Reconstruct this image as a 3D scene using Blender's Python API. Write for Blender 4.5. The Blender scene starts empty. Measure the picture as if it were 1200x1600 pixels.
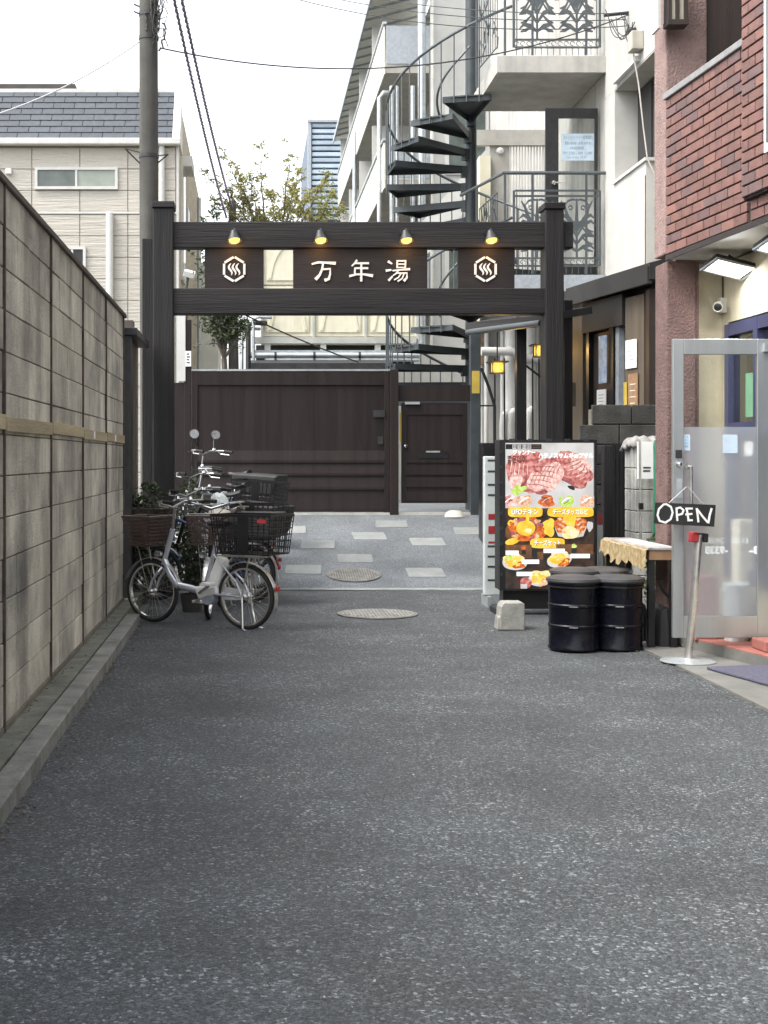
import bpy, bmesh, math, random
from mathutils import Vector, Matrix, Euler
random.seed(7)
R = math.radians
scene = bpy.context.scene
COL = scene.collection

# ------------------------------------------------------------ camera, sky, sun, exposure
F, CX, CY, H = 2100.0, 393.0, 716.0, 1.4       # focal length in photo pixels, lane vanishing point, eye height
cam_d = bpy.data.cameras.new('camera'); cam = bpy.data.objects.new('camera', cam_d); COL.objects.link(cam)
cam.location = (0, 0, H); cam.rotation_euler = (R(90), 0, 0)
cam_d.sensor_fit = 'HORIZONTAL'; cam_d.sensor_width = 36; cam_d.lens = 36 * F / 1200
cam_d.shift_x = (600 - CX) / 1200; cam_d.shift_y = -(800 - CY) / 1200
cam_d.clip_start = 0.05; cam_d.clip_end = 2000
scene.camera = cam
world = bpy.data.worlds.new('World'); scene.world = world; world.use_nodes = True
nt = world.node_tree; nt.nodes.clear()
sky = nt.nodes.new('ShaderNodeTexSky'); sky.sky_type = 'NISHITA'; sky.sun_disc = False
SUN_EL, SUN_AZ = 56, 112        # azimuth measured from +Y towards -X : the veiled sun stands high on the left, slightly behind the camera
sky.sun_elevation = R(SUN_EL); sky.sun_rotation = R(-SUN_AZ); sky.dust_density = 4; sky.air_density = 1.0; sky.ozone_density = 1.0
hs = nt.nodes.new('ShaderNodeHueSaturation'); hs.inputs['Saturation'].default_value = 0.22
bg = nt.nodes.new('ShaderNodeBackground'); bg.inputs['Strength'].default_value = 0.15
wo = nt.nodes.new('ShaderNodeOutputWorld')
nt.links.new(sky.outputs[0], hs.inputs['Color']); nt.links.new(hs.outputs[0], bg.inputs[0]); nt.links.new(bg.outputs[0], wo.inputs[0])
sd = bpy.data.lights.new('sun', 'SUN'); sd.energy = .65; sd.angle = R(25); sd.color = (1.0, 0.93, 0.82)
so = bpy.data.objects.new('sun', sd); COL.objects.link(so); so.location = (0, 0, 40)
sv = Vector((-math.sin(R(SUN_AZ)) * math.cos(R(SUN_EL)), math.cos(R(SUN_AZ)) * math.cos(R(SUN_EL)), math.sin(R(SUN_EL))))
so.rotation_euler = sv.to_track_quat('Z', 'Y').to_euler()
vs = scene.view_settings
vs.view_transform = 'Standard'; vs.look = 'None'; vs.gamma = 1; vs.use_curve_mapping = False
vs.exposure = 1.85
scene.render.engine = 'CYCLES'

# ------------------------------------------------------------ helpers
def at(px, py, d): return Vector(((px - CX) * d / F, d, H - (py - CY) * d / F))
def wx(px, d): return (px - CX) * d / F
def wz(py, d): return H - (py - CY) * d / F

def link(n, a, b): n.links.new(a, b)
MATS = {}
def M(name, col, rough=.6, metal=0., var=.18, scale=5., bump=0., bscale=70., rand=0., stretch=(1, 1, 1), streak=0., sscale=9., col2=None, spec=.5, thr=None, coat=0., szf=.06):
    m = bpy.data.materials.new(name); m.use_nodes = True; n = m.node_tree; P = n.nodes['Principled BSDF']
    P.inputs['Roughness'].default_value = rough; P.inputs['Metallic'].default_value = metal
    P.inputs['Specular IOR Level'].default_value = spec
    if coat: P.inputs['Coat Weight'].default_value = coat
    geo = n.nodes.new('ShaderNodeNewGeometry'); mp = n.nodes.new('ShaderNodeMapping'); mp.inputs['Scale'].default_value = stretch
    link(n, geo.outputs['Position'], mp.inputs[0])
    nz = n.nodes.new('ShaderNodeTexNoise'); nz.inputs['Scale'].default_value = scale; nz.inputs['Detail'].default_value = 7; nz.inputs['Roughness'].default_value = .65
    link(n, mp.outputs[0], nz.inputs['Vector'])
    mx = n.nodes.new('ShaderNodeMix'); mx.data_type = 'RGBA'
    c2 = col2 or tuple(c * (1 + var * 1.6) for c in col)
    c1 = col if col2 else tuple(c * max(0, 1 - var * 1.6) for c in col)
    mx.inputs[6].default_value = (*c1, 1); mx.inputs[7].default_value = (*c2, 1)
    rp = n.nodes.new('ShaderNodeMapRange'); rp.inputs[1].default_value, rp.inputs[2].default_value = thr or (.28, .72)
    link(n, nz.outputs[0], rp.inputs[0]); link(n, rp.outputs[0], mx.inputs[0])
    out = mx.outputs[2]
    if streak:
        m2 = n.nodes.new('ShaderNodeMapping'); m2.inputs['Scale'].default_value = (sscale, sscale, sscale * szf)
        link(n, geo.outputs['Position'], m2.inputs[0])
        s = n.nodes.new('ShaderNodeTexNoise'); s.inputs['Scale'].default_value = 1; s.inputs['Detail'].default_value = 5; link(n, m2.outputs[0], s.inputs['Vector'])
        r2 = n.nodes.new('ShaderNodeMapRange'); r2.inputs[1].default_value = .42; r2.inputs[2].default_value = .68; r2.inputs[3].default_value = 1; r2.inputs[4].default_value = 1 - streak
        link(n, s.outputs[0], r2.inputs[0])
        vm = n.nodes.new('ShaderNodeVectorMath'); vm.operation = 'SCALE'; link(n, out, vm.inputs[0]); link(n, r2.outputs[0], vm.inputs['Scale']); out = vm.outputs[0]
    if rand:
        oi = n.nodes.new('ShaderNodeObjectInfo'); r3 = n.nodes.new('ShaderNodeMapRange'); r3.inputs[3].default_value = 1 - rand; r3.inputs[4].default_value = 1 + rand
        link(n, oi.outputs['Random'], r3.inputs[0])
        vm = n.nodes.new('ShaderNodeVectorMath'); vm.operation = 'SCALE'; link(n, out, vm.inputs[0]); link(n, r3.outputs[0], vm.inputs['Scale']); out = vm.outputs[0]
    link(n, out, P.inputs['Base Color'])
    if bump:
        bn = n.nodes.new('ShaderNodeTexNoise'); bn.inputs['Scale'].default_value = bscale; bn.inputs['Detail'].default_value = 4; link(n, mp.outputs[0], bn.inputs['Vector'])
        bp = n.nodes.new('ShaderNodeBump'); bp.inputs['Strength'].default_value = min(1, bump); bp.inputs['Distance'].default_value = .01 * max(1, bump)
        link(n, bn.outputs[0], bp.inputs['Height']); link(n, bp.outputs[0], P.inputs['Normal'])
        # slightly uneven gloss
    rr = n.nodes.new('ShaderNodeMapRange'); rr.inputs[3].default_value = max(.02, rough - .12); rr.inputs[4].default_value = min(1, rough + .12)
    link(n, nz.outputs[0], rr.inputs[0]); link(n, rr.outputs[0], P.inputs['Roughness'])
    MATS[name] = m; return m
def ME(name, col, strength, col2=None, scale=20.):           # gives off light : lamps, backlit print
    m = bpy.data.materials.new(name); m.use_nodes = True; n = m.node_tree; P = n.nodes['Principled BSDF']
    P.inputs['Base Color'].default_value = (.02, .02, .02, 1); P.inputs['Roughness'].default_value = .6; P.inputs['Specular IOR Level'].default_value = .1
    P.inputs['Emission Color'].default_value = (*col, 1); P.inputs['Emission Strength'].default_value = strength
    if col2:
        g = n.nodes.new('ShaderNodeNewGeometry'); nz = n.nodes.new('ShaderNodeTexNoise'); nz.inputs['Scale'].default_value = scale; nz.inputs['Detail'].default_value = 3
        link(n, g.outputs['Position'], nz.inputs['Vector']); r = n.nodes.new('ShaderNodeMapRange'); r.inputs[1].default_value = .38; r.inputs[2].default_value = .62; link(n, nz.outputs[0], r.inputs[0])
        mx = n.nodes.new('ShaderNodeMix'); mx.data_type = 'RGBA'; mx.inputs[6].default_value = (*col, 1); mx.inputs[7].default_value = (*col2, 1)
        link(n, r.outputs[0], mx.inputs[0]); link(n, mx.outputs[2], P.inputs['Emission Color'])
    MATS[name] = m; return m
def MG(name, col, rough=.0, alpha=None):                      # window glass
    m = bpy.data.materials.new(name); m.use_nodes = True; P = m.node_tree.nodes['Principled BSDF']
    P.inputs['Base Color'].default_value = (*col, 1); P.inputs['Roughness'].default_value = rough
    P.inputs['Transmission Weight'].default_value = 1; P.inputs['IOR'].default_value = 1.12 if rough > .05 else 1.3
    MATS[name] = m; return m

WM = {}
class MB:
    def __init__(s): s.v = []; s.f = []; s.mi = []; s.m = 0; s.sm = False; s.smf = []
    def add(s, vs, fs):
        b = len(s.v); s.v += [tuple(v) for v in vs]
        for f in fs: s.f.append([b + i for i in f]); s.mi.append(s.m); s.smf.append(s.sm)
        return s
    def box(s, x0, x1, y0, y1, z0, z1):
        if x0 > x1: x0, x1 = x1, x0
        if y0 > y1: y0, y1 = y1, y0
        if z0 > z1: z0, z1 = z1, z0
        return s.add([(x0, y0, z0), (x1, y0, z0), (x1, y1, z0), (x0, y1, z0), (x0, y0, z1), (x1, y0, z1), (x1, y1, z1), (x0, y1, z1)],
                     [(3, 2, 1, 0), (4, 5, 6, 7), (0, 1, 5, 4), (1, 2, 6, 5), (2, 3, 7, 6), (3, 0, 4, 7)])
    def obox(s, c, size, mat):
        c = Vector(c); hx, hy, hz = [q / 2 for q in size]
        pts = [c + mat @ Vector(p) for p in ((-hx, -hy, -hz), (hx, -hy, -hz), (hx, hy, -hz), (-hx, hy, -hz), (-hx, -hy, hz), (hx, -hy, hz), (hx, hy, hz), (-hx, hy, hz))]
        return s.add(pts, [(3, 2, 1, 0), (4, 5, 6, 7), (0, 1, 5, 4), (1, 2, 6, 5), (2, 3, 7, 6), (3, 0, 4, 7)])
    def bar(s, a, b, w, h=None, up=(0, 0, 1)):
        a, b = Vector(a), Vector(b); d = b - a; x = d.normalized(); u = Vector(up)
        if abs(x.dot(u)) > .98: u = Vector((0, 1, 0))
        y = u.cross(x).normalized(); z = x.cross(y)
        return s.obox((a + b) / 2, (d.length, w, h or w), Matrix((x, y, z)).transposed())
    def tube(s, pts, r, n=8, cap=True):
        s.sm = True
        pts = [Vector(p) for p in pts]; rs = r if isinstance(r, (list, tuple)) else [r] * len(pts)
        b = len(s.v); N = None; rings = []
        for i, p in enumerate(pts):
            t = (pts[min(i + 1, len(pts) - 1)] - pts[max(i - 1, 0)]).normalized()
            if N is None:
                N = t.orthogonal().normalized()
            N = (N - t * N.dot(t)).normalized(); B = t.cross(N)
            rings.append([p + (N * math.cos(a) + B * math.sin(a)) * rs[i] for a in [2 * math.pi * k / n for k in range(n)]])
        vs = [q for g in rings for q in g]; fs = []
        for i in range(len(pts) - 1):
            for k in range(n):
                fs.append((i * n + k, i * n + (k + 1) % n, (i + 1) * n + (k + 1) % n, (i + 1) * n + k))
        s.add(vs, fs); s.sm = False
        if cap:
            b2 = len(s.v); s.add(rings[0], [list(range(n))[::-1]]); s.add(rings[-1], [list(range(n))])
        return s
    def lathe(s, prof, c=(0, 0, 0), n=24, axis=None):
        s.sm = True; c = Vector(c); q = (axis.to_track_quat('Z', 'Y').to_matrix() if axis is not None else Matrix.Identity(3))
        vs = []; fs = []
        for (r, z) in prof:
            for k in range(n):
                a = 2 * math.pi * k / n; vs.append(c + q @ Vector((r * math.cos(a), r * math.sin(a), z)))
        for i in range(len(prof) - 1):
            for k in range(n): fs.append((i * n + k, i * n + (k + 1) % n, (i + 1) * n + (k + 1) % n, (i + 1) * n + k))
        s.add(vs, fs); s.sm = False; return s
    def poly(s, pts): return s.add(pts, [list(range(len(pts)))])
    def prism(s, pts, off):
        n = len(pts); pts = [Vector(p) for p in pts]; o = Vector(off)
        return s.add(pts + [p + o for p in pts], [list(range(n))[::-1], list(range(n, 2 * n))] + [(i, (i + 1) % n, n + (i + 1) % n, n + i) for i in range(n)])
    def ribbon(s, pts, w, fr, depth=.006):       # fr(u,v,n) -> world ; a flat stroke with thickness
        k = len(pts); ws = w if isinstance(w, (list, tuple)) else [w] * k; L, Rr = [], []
        for i in range(k):
            a = Vector(pts[max(i - 1, 0)]); b = Vector(pts[min(i + 1, k - 1)]); t = (b - a)
            t = t.normalized() if t.length > 1e-9 else Vector((1, 0)); nn = Vector((-t.y, t.x)); p = Vector(pts[i])
            if 0 < i < k - 1:
                t1 = (p - a).normalized(); cs = max(.5, abs(t1.dot(t)))
            else: cs = 1
            L.append(p + nn * ws[i] / 2 / cs); Rr.append(p - nn * ws[i] / 2 / cs)
        vs = [fr(q.x, q.y, depth) for q in L] + [fr(q.x, q.y, depth) for q in Rr] + [fr(q.x, q.y, 0) for q in L] + [fr(q.x, q.y, 0) for q in Rr]
        fs = []
        for i in range(k - 1):
            fs += [(i, i + 1, k + i + 1, k + i), (2 * k + i, 3 * k + i, 3 * k + i + 1, 2 * k + i + 1), (i, 2 * k + i, 2 * k + i + 1, i + 1), (k + i, k + i + 1, 3 * k + i + 1, 3 * k + i)]
        fs += [(0, k, 3 * k, 2 * k), (k - 1, 3 * k - 1, 4 * k - 1, 2 * k - 1)][:2]
        return s.add(vs, fs)
    def mesh(s, name):
        me = bpy.data.meshes.new(name); me.from_pydata(s.v, [], s.f); me.update(); return me
    def build(s, name, mat, parent=None, bevel=0, kind=None, seg=2):
        me = s.mesh(name)
        for m in (mat if isinstance(mat, (list, tuple)) else [mat]): me.materials.append(m if not isinstance(m, str) else MATS[m])
        me.polygons.foreach_set('material_index', s.mi); me.polygons.foreach_set('use_smooth', s.smf)
        bm = bmesh.new(); bm.from_mesh(me); bmesh.ops.recalc_face_normals(bm, faces=bm.faces); bm.to_mesh(me); bm.free()
        if any(s.smf): me.set_sharp_from_angle(angle=R(38))
        o = bpy.data.objects.new(name, me); COL.objects.link(o)
        if parent is not None:
            o.parent = parent; o.matrix_parent_inverse = WM.get(parent.name, Matrix.Identity(4)).inverted()
        if bevel:
            b = o.modifiers.new('edge', 'BEVEL'); b.width = bevel; b.segments = seg; b.limit_method = 'ANGLE'; b.angle_limit = R(40)
        if kind: o['kind'] = kind
        return o
def tag(o, label, cat, group=None):
    o['label'] = label; o['category'] = cat
    if group: o['group'] = group
    return o
def thing(name, label, cat, loc=(0, 0, 0), group=None):
    o = bpy.data.objects.new(name, None); COL.objects.link(o); o.empty_display_size = .2; o.location = loc
    WM[o.name] = Matrix.Translation(loc)
    return tag(o, label, cat, group)
def part(name, mat, parent, fn, bevel=0, kind=None):
    mb = MB(); fn(mb); return mb.build(name, mat, parent, bevel, kind)
def bx(name, mat, parent, *b, bevel=0):
    return MB().box(*b).build(name, mat, parent, bevel)
def piece(name, me, parent, loc, rz=0, sc=None):              # one of many alike pieces, sharing a mesh
    o = bpy.data.objects.new(name, me); COL.objects.link(o); o.parent = parent
    o.matrix_parent_inverse = WM.get(parent.name, Matrix.Identity(4)).inverted() if parent else Matrix.Identity(4)
    o.location = loc; o.rotation_euler = (0, 0, rz)
    if sc: o.scale = sc
    return o
def mesh_of(mb, name, mat, bevel=0):
    me = mb.mesh(name); me.materials.append(MATS[mat])
    bm = bmesh.new(); bm.from_mesh(me)
    if bevel: bmesh.ops.bevel(bm, geom=list(bm.edges), offset=bevel, segments=1, affect='EDGES')
    bmesh.ops.recalc_face_normals(bm, faces=bm.faces); bm.to_mesh(me); bm.free(); return me
def copy_tree(o, parent=None):
    c = o.copy(); COL.objects.link(c); c.parent = parent
    for ch in list(o.children): copy_tree(ch, c)
    return c
def structure(o): o['kind'] = 'structure'; return o
def jig(a): return random.uniform(-a, a)

# lettering : every text is turned into an outline once, while the scene is still small
TXT = {}
def txt(sv, bold=0.):
    if (sv, bold) in TXT: return TXT[sv, bold]
    c = bpy.data.curves.new('t', 'FONT'); c.body = sv; c.size = 1; c.offset = bold; c.resolution_u = 3
    o = bpy.data.objects.new('t', c); COL.objects.link(o); bpy.context.view_layer.update()
    ev = o.evaluated_get(bpy.context.evaluated_depsgraph_get()); me = ev.to_mesh()
    v = [(p.co.x, p.co.y) for p in me.vertices]; f = [list(p.vertices) for p in me.polygons]; ev.to_mesh_clear()
    bpy.data.objects.remove(o); bpy.data.curves.remove(c)
    if not v: v = [(0, 0), (1, 0), (1, 1)]; f = [[0, 1, 2]]
    xs = [p[0] for p in v]; ys = [p[1] for p in v]; x0, x1, y0, y1 = min(xs), max(xs), min(ys), max(ys)
    TXT[sv, bold] = ([((p[0] - x0) / (x1 - x0), (p[1] - y0) / (y1 - y0 + 1e-9)) for p in v], f); return TXT[sv, bold]
def put_text(mb, sv, u0, u1, v0, v1, fr, n=.001, bold=0.):
    v, f = txt(sv, bold); mb.add([fr(u0 + (u1 - u0) * a, v0 + (v1 - v0) * b, n) for a, b in v], f)

# ------------------------------------------------------------ materials
def asphalt(name, base, fleck, scale, warm):
    m = bpy.data.materials.new(name); m.use_nodes = True; n = m.node_tree; P = n.nodes['Principled BSDF']
    g = n.nodes.new('ShaderNodeNewGeometry')
    v = n.nodes.new('ShaderNodeTexVoronoi'); v.inputs['Scale'].default_value = scale; link(n, g.outputs['Position'], v.inputs['Vector'])
    sp = n.nodes.new('ShaderNodeSeparateColor'); link(n, v.outputs['Color'], sp.inputs[0])
    cr = n.nodes.new('ShaderNodeValToRGB'); e = cr.color_ramp.elements
    e[0].position = 0; e[0].color = (*[c * .62 for c in base], 1); e[1].position = 1; e[1].color = (*fleck, 1)
    for pos, k in ((.45, .95), (.74, 1.35), (.9, 2.0)):
        el = e.new(pos); el.color = (*[c * k for c in base], 1)
    pn = n.nodes.new('ShaderNodeTexNoise'); pn.inputs['Scale'].default_value = 2.6; pn.inputs['Detail'].default_value = 5; pn.inputs['Roughness'].default_value = .6; link(n, g.outputs['Position'], pn.inputs['Vector'])
    pr_ = n.nodes.new('ShaderNodeMapRange'); pr_.inputs[1].default_value = .3; pr_.inputs[2].default_value = .7; pr_.inputs[3].default_value = -.10; pr_.inputs[4].default_value = .05; link(n, pn.outputs[0], pr_.inputs[0])
    pa = n.nodes.new('ShaderNodeMath'); pa.operation = 'ADD'; link(n, sp.outputs[0], pa.inputs[0]); link(n, pr_.outputs[0], pa.inputs[1]); link(n, pa.outputs[0], cr.inputs[0])
    v2 = n.nodes.new('ShaderNodeTexVoronoi'); v2.inputs['Scale'].default_value = scale * 2.6; link(n, g.outputs['Position'], v2.inputs['Vector'])
    s2 = n.nodes.new('ShaderNodeSeparateColor'); link(n, v2.outputs['Color'], s2.inputs[0])
    r2 = n.nodes.new('ShaderNodeMapRange'); r2.inputs[3].default_value = .55; r2.inputs[4].default_value = 1.5; link(n, s2.outputs[1], r2.inputs[0])
    nz = n.nodes.new('ShaderNodeTexNoise'); nz.inputs['Scale'].default_value = 1.1; nz.inputs['Detail'].default_value = 6; link(n, g.outputs['Position'], nz.inputs['Vector'])
    r3 = n.nodes.new('ShaderNodeMapRange'); r3.inputs[1].default_value = .3; r3.inputs[2].default_value = .7; r3.inputs[3].default_value = .74; r3.inputs[4].default_value = 1.24; link(n, nz.outputs[0], r3.inputs[0])
    mu = n.nodes.new('ShaderNodeMath'); mu.operation = 'MULTIPLY'; link(n, r2.outputs[0], mu.inputs[0]); link(n, r3.outputs[0], mu.inputs[1])
    vm = n.nodes.new('ShaderNodeVectorMath'); vm.operation = 'SCALE'; link(n, cr.outputs[0], vm.inputs[0]); link(n, mu.outputs[0], vm.inputs['Scale'])
    n3 = n.nodes.new('ShaderNodeTexNoise'); n3.inputs['Scale'].default_value = .8; n3.inputs['Detail'].default_value = 3; link(n, g.outputs['Position'], n3.inputs['Vector'])
    r4 = n.nodes.new('ShaderNodeMapRange'); r4.inputs[1].default_value = .5; r4.inputs[2].default_value = .7; r4.inputs[4].default_value = .5; link(n, n3.outputs[0], r4.inputs[0])
    mx = n.nodes.new('ShaderNodeMix'); mx.data_type = 'RGBA'; mx.blend_type = 'MULTIPLY'; mx.inputs[7].default_value = (*warm, 1); link(n, r4.outputs[0], mx.inputs[0]); link(n, vm.outputs[0], mx.inputs[6])
    link(n, mx.outputs[2], P.inputs['Base Color'])
    P.inputs['Roughness'].default_value = .78
    bp = n.nodes.new('ShaderNodeBump'); bp.inputs['Strength'].default_value = .8; bp.inputs['Distance'].default_value = .006
    ad = n.nodes.new('ShaderNodeMath'); ad.operation = 'ADD'; link(n, v.outputs['Distance'], ad.inputs[0]); link(n, s2.outputs[2], ad.inputs[1])
    inv = n.nodes.new('ShaderNodeMath'); inv.operation = 'MULTIPLY'; inv.inputs[1].default_value = -1; link(n, ad.outputs[0], inv.inputs[0])
    link(n, inv.outputs[0], bp.inputs['Height']); link(n, bp.outputs[0], P.inputs['Normal'])
    MATS[name] = m
asphalt('asphalt', (.050, .0555, .060), (.235, .25, .262), 104, (1.0, .92, .86))
asphalt('ramp_paving', (.15, .165, .178), (.34, .35, .36), 190, (.95, .97, 1.0))
M('concrete', (.13, .13, .12), .85, var=.2, scale=3, bump=.5, bscale=60)
M('kerb', (.17, .17, .155), .9, var=.3, scale=5, bump=.8, bscale=45)
M('kerb_moss', (.12, .125, .10), .9, var=.35, scale=6, bump=.8, bscale=40)
M('pale_concrete', (.40, .40, .37), .85, var=.15, scale=6, bump=.4)
M('paver', (.20, .213, .21), .8, var=.12, scale=7, bump=.3, rand=.12)
M('iron_cover', (.21, .205, .19), .6, .4, var=.25, scale=9, bump=.4)
M('cover_worn', (.20, .20, .185), .8, 0, var=.3, scale=14, bump=.8, bscale=90)
M('block', (.20, .192, .17), .92, scale=1.9, col2=(.55, .515, .43), thr=(.32, .62), bump=1.0, bscale=60, rand=.15, streak=.45, sscale=3.2, szf=.16)
M('wall_core', (.13, .118, .092), .95, var=.25, scale=5, bump=.5)
M('wall_cap', (.055, .045, .04), .6, var=.3, scale=4)
M('rust_iron', (.07, .05, .04), .8, .2, var=.5, scale=8, bump=.4)
M('old_board', (.36, .30, .19), .85, var=.25, scale=4, bump=.5, stretch=(1, .1, 1), rand=.1)
M('gate_wood', (.0125, .011, .0115), .55, spec=.3, var=.48, scale=3, bump=.5, bscale=24, stretch=(.12, 1, 3))
M('post_wood', (.012, .011, .0115), .55, spec=.3, var=.3, scale=5, bump=.6, bscale=24, stretch=(3, 3, .12))
M('panel_wood', (.017, .0135, .0135), .6, spec=.3, var=.25, scale=3, bump=.3, bscale=30, stretch=(.2, 1, 2))
M('brown_gate', (.0165, .0112, .0108), .55, spec=.3, var=.25, scale=3, bump=.25, bscale=30, stretch=(3, 1, .15), rand=.08)
M('dark_metal', (.035, .035, .037), .45, .3, var=.2, scale=10)
M('black_metal', (.012, .012, .013), .4, .2, var=.2, scale=10)
M('stair_grey', (.040, .049, .054), .5, .2, var=.2, scale=6)
M('rail_grey', (.075, .088, .095), .45, .2, var=.15, scale=8)
M('galvanised', (.42, .45, .46), .4, .6, var=.15, scale=9)
M('steel', (.55, .54, .52), .3, .9, var=.1, scale=12)
M('dull_chrome', (.34, .34, .34), .3, .9, var=.2, scale=20)
M('chrome', (.75, .75, .74), .18, 1, var=.05, scale=12)
M('letter_ivory', (.66, .645, .61), .5, var=.05)
M('pole_concrete', (.072, .07, .062), .85, var=.2, scale=3, bump=.3, streak=.25, sscale=12)
M('cable', (.035, .033, .037), .6, var=.1)
M('purple_cable', (.16, .13, .20), .6, var=.1)
M('white_wire', (.5, .5, .5), .6, var=.1)
M('siding', (.44, .415, .365), .75, var=.10, scale=10, bump=2.2, bscale=2.1, stretch=(1, 1, 14), rand=.04)
M('side_wall', (.42, .365, .275), .85, var=.12, scale=6, bump=.6, bscale=40)
M('slate', (.048, .057, .070), .65, var=.2, scale=9, rand=.10, bump=.2)
M('white_trim', (.52, .52, .50), .5, var=.06)
M('dark_opening', (.018, .018, .02), .4, var=.2)
M('beige_block', (.40, .38, .33), .85, var=.12, scale=3, streak=.3, sscale=5, bump=.3)
M('white_render', (.44, .44, .415), .8, var=.08, scale=2, streak=.10, sscale=3, bump=.25)
M('stained_render', (.42, .41, .38), .85, var=.16, scale=1.6, streak=.24, sscale=5, bump=.3)
M('soffit', (.34, .33, .30), .85, var=.15, scale=2.5)
M('grey_panel', (.30, .33, .36), .6, var=.1, scale=14, bump=.6, bscale=30)
M('pale_parapet', (.60, .60, .54), .7, var=.08, scale=2, rand=.05)
M('tank_cream', (.66, .63, .49), .5, var=.06, scale=3, streak=.1)
M('tank_frame', (.42, .43, .40), .5, .3, var=.12)
M('blue_rib', (.34, .41, .48), .5, .2, var=.1, scale=3, rand=.22)
M('blue_dark', (.10, .13, .18), .6, var=.1)
M('bark', (.09, .075, .06), .9, var=.3, scale=14, bump=.6)
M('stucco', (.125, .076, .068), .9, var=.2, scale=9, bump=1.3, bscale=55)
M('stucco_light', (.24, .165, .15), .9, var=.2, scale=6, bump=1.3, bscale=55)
M('brick', (.155, .076, .063), .6, var=.2, scale=9, bump=.4, bscale=70, rand=.13, col2=None)
M('brick_orange', (.19, .092, .072), .6, var=.15, scale=9, bump=.4, rand=.12)
M('brick_purple', (.118, .069, .066), .6, var=.15, scale=9, bump=.4, rand=.15)
M('mortar', (.022, .017, .016), .95, var=.2, scale=30, bump=.4)
M('grey_stone', (.22, .22, .22), .7, var=.2, scale=6)
M('shop_wall', (.56, .50, .36), .85, var=.1, scale=3, bump=.4, bscale=50, streak=.12, sscale=5)
M('blue_frame', (.05, .055, .115), .4, .2, var=.12, scale=4)
M('aluminium', (.38, .40, .41), .38, .75, var=.08, scale=6, stretch=(1, 1, .1))
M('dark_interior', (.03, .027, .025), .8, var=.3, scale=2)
M('entrance_brown', (.026, .016, .012), .55, var=.25, scale=4, stretch=(3, 3, .2), bump=.3)
M('entrance_tan', (.085, .068, .05), .7, var=.15, scale=4, stretch=(3, 3, .2))
M('canopy', (.016, .015, .015), .6, var=.25, scale=5)
M('dirty_block', (.042, .042, .038), .95, var=.45, scale=4, bump=.7, rand=.15, streak=.35)
M('pillar_block', (.34, .34, .32), .9, var=.25, scale=3, bump=.6, rand=.1, streak=.6, sscale=14)
M('cloth_grey', (.22, .215, .205), .95, var=.2, scale=14, bump=.4)
M('paper', (.78, .78, .76), .7, var=.03)
M('paper_blue', (.50, .62, .72), .7, var=.1, scale=9)
M('poster_blue', (.10, .24, .46), .6, var=.4, scale=9, col2=(.6, .7, .78))
M('paper_green', (.13, .27, .16), .7, var=.1)
M('ink', (.03, .03, .035), .7, var=.05)
M('ink_grey', (.25, .30, .32), .7, var=.05)
M('ink_pale', (.85, .92, .92), .6, var=.03)
M('wood_sign', (.25, .15, .08), .7, var=.25, scale=6)
M('yellow_plate', (.45, .33, .06), .6, var=.1)
M('signal_red', (.28, .02, .024), .5, var=.1)
M('drum', (.0022, .0026, .0058), .26, .0, var=.3, scale=6, spec=.25, bump=.12, bscale=9)
M('seat_pad', (.045, .045, .047), .42, var=.12, scale=7)
M('table_top', (.30, .28, .28), .4, var=.2, scale=5)
M('gold_cloth', (.14, .09, .03), .7, var=.4, scale=26, col2=(.40, .32, .18), bump=.6, bscale=30)
M('sign_black', (.014, .014, .015), .45, var=.15)
M('red_tile', (.27, .10, .08), .7, var=.12, scale=7, rand=.1)
M('door_mat', (.075, .075, .11), .95, var=.2, scale=30, bump=.8, bscale=160)
M('bike_silver', (.55, .56, .62), .3, .6, var=.06)
M('bike_black', (.014, .014, .016), .35, .3, var=.1)
M('bike_navy', (.03, .05, .11), .35, .3, var=.1)
M('bike_white', (.66, .66, .64), .4, var=.08)
M('rubber', (.012, .012, .012), .75, var=.2)
M('basket_brown', (.06, .037, .03), .6, var=.2, scale=20)
M('saddle', (.035, .03, .03), .5, var=.15)
M('saddle_beige', (.36, .32, .26), .5, var=.15)
M('bag_black', (.012, .012, .013), .6, var=.3, scale=4, bump=.3, bscale=12)
M('plastic_white', (.46, .50, .49), .4, var=.08)
M('neon_green', (.25, .62, .06), .5, var=.1)
M('plant_pot', (.05, .045, .04), .8, var=.2)
M('green_pole', (.02, .16, .09), .5, var=.15)
M('weight_block', (.25, .25, .225), .9, var=.2, scale=9, bump=.6)
M('camera_white', (.68, .66, .60), .4, var=.05)
M('grit', (.10, .085, .065), .9, var=.4, scale=40)
M('litter', (.34, .33, .30), .8, var=.2)
MG('clear_glass', (.93, .96, .95)); MG('frosted_glass', (.88, .90, .92), .3)
n_ = MATS['frosted_glass'].node_tree; t_ = n_.nodes.new('ShaderNodeBsdfTranslucent'); t_.inputs[0].default_value = (.72, .76, .80, 1); g_ = n_.nodes.new('ShaderNodeBsdfDiffuse'); g_.inputs[0].default_value = (.62, .66, .70, 1)
m1 = n_.nodes.new('ShaderNodeMixShader'); m1.inputs[0].default_value = .4; m2 = n_.nodes.new('ShaderNodeMixShader'); m2.inputs[0].default_value = .30
link(n_, t_.outputs[0], m1.inputs[1]); link(n_, g_.outputs[0], m1.inputs[2]); link(n_, n_.nodes['Principled BSDF'].outputs[0], m2.inputs[1]); link(n_, m1.outputs[0], m2.inputs[2]); link(n_, m2.outputs[0], n_.nodes['Material Output'].inputs[0])
ME('warm_bulb', (1.0, .62, .14), .62); ME('lantern_paper', (1.0, .60, .06), .42); ME('led_white', (.95, .97, 1.0), 2.0)
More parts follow.
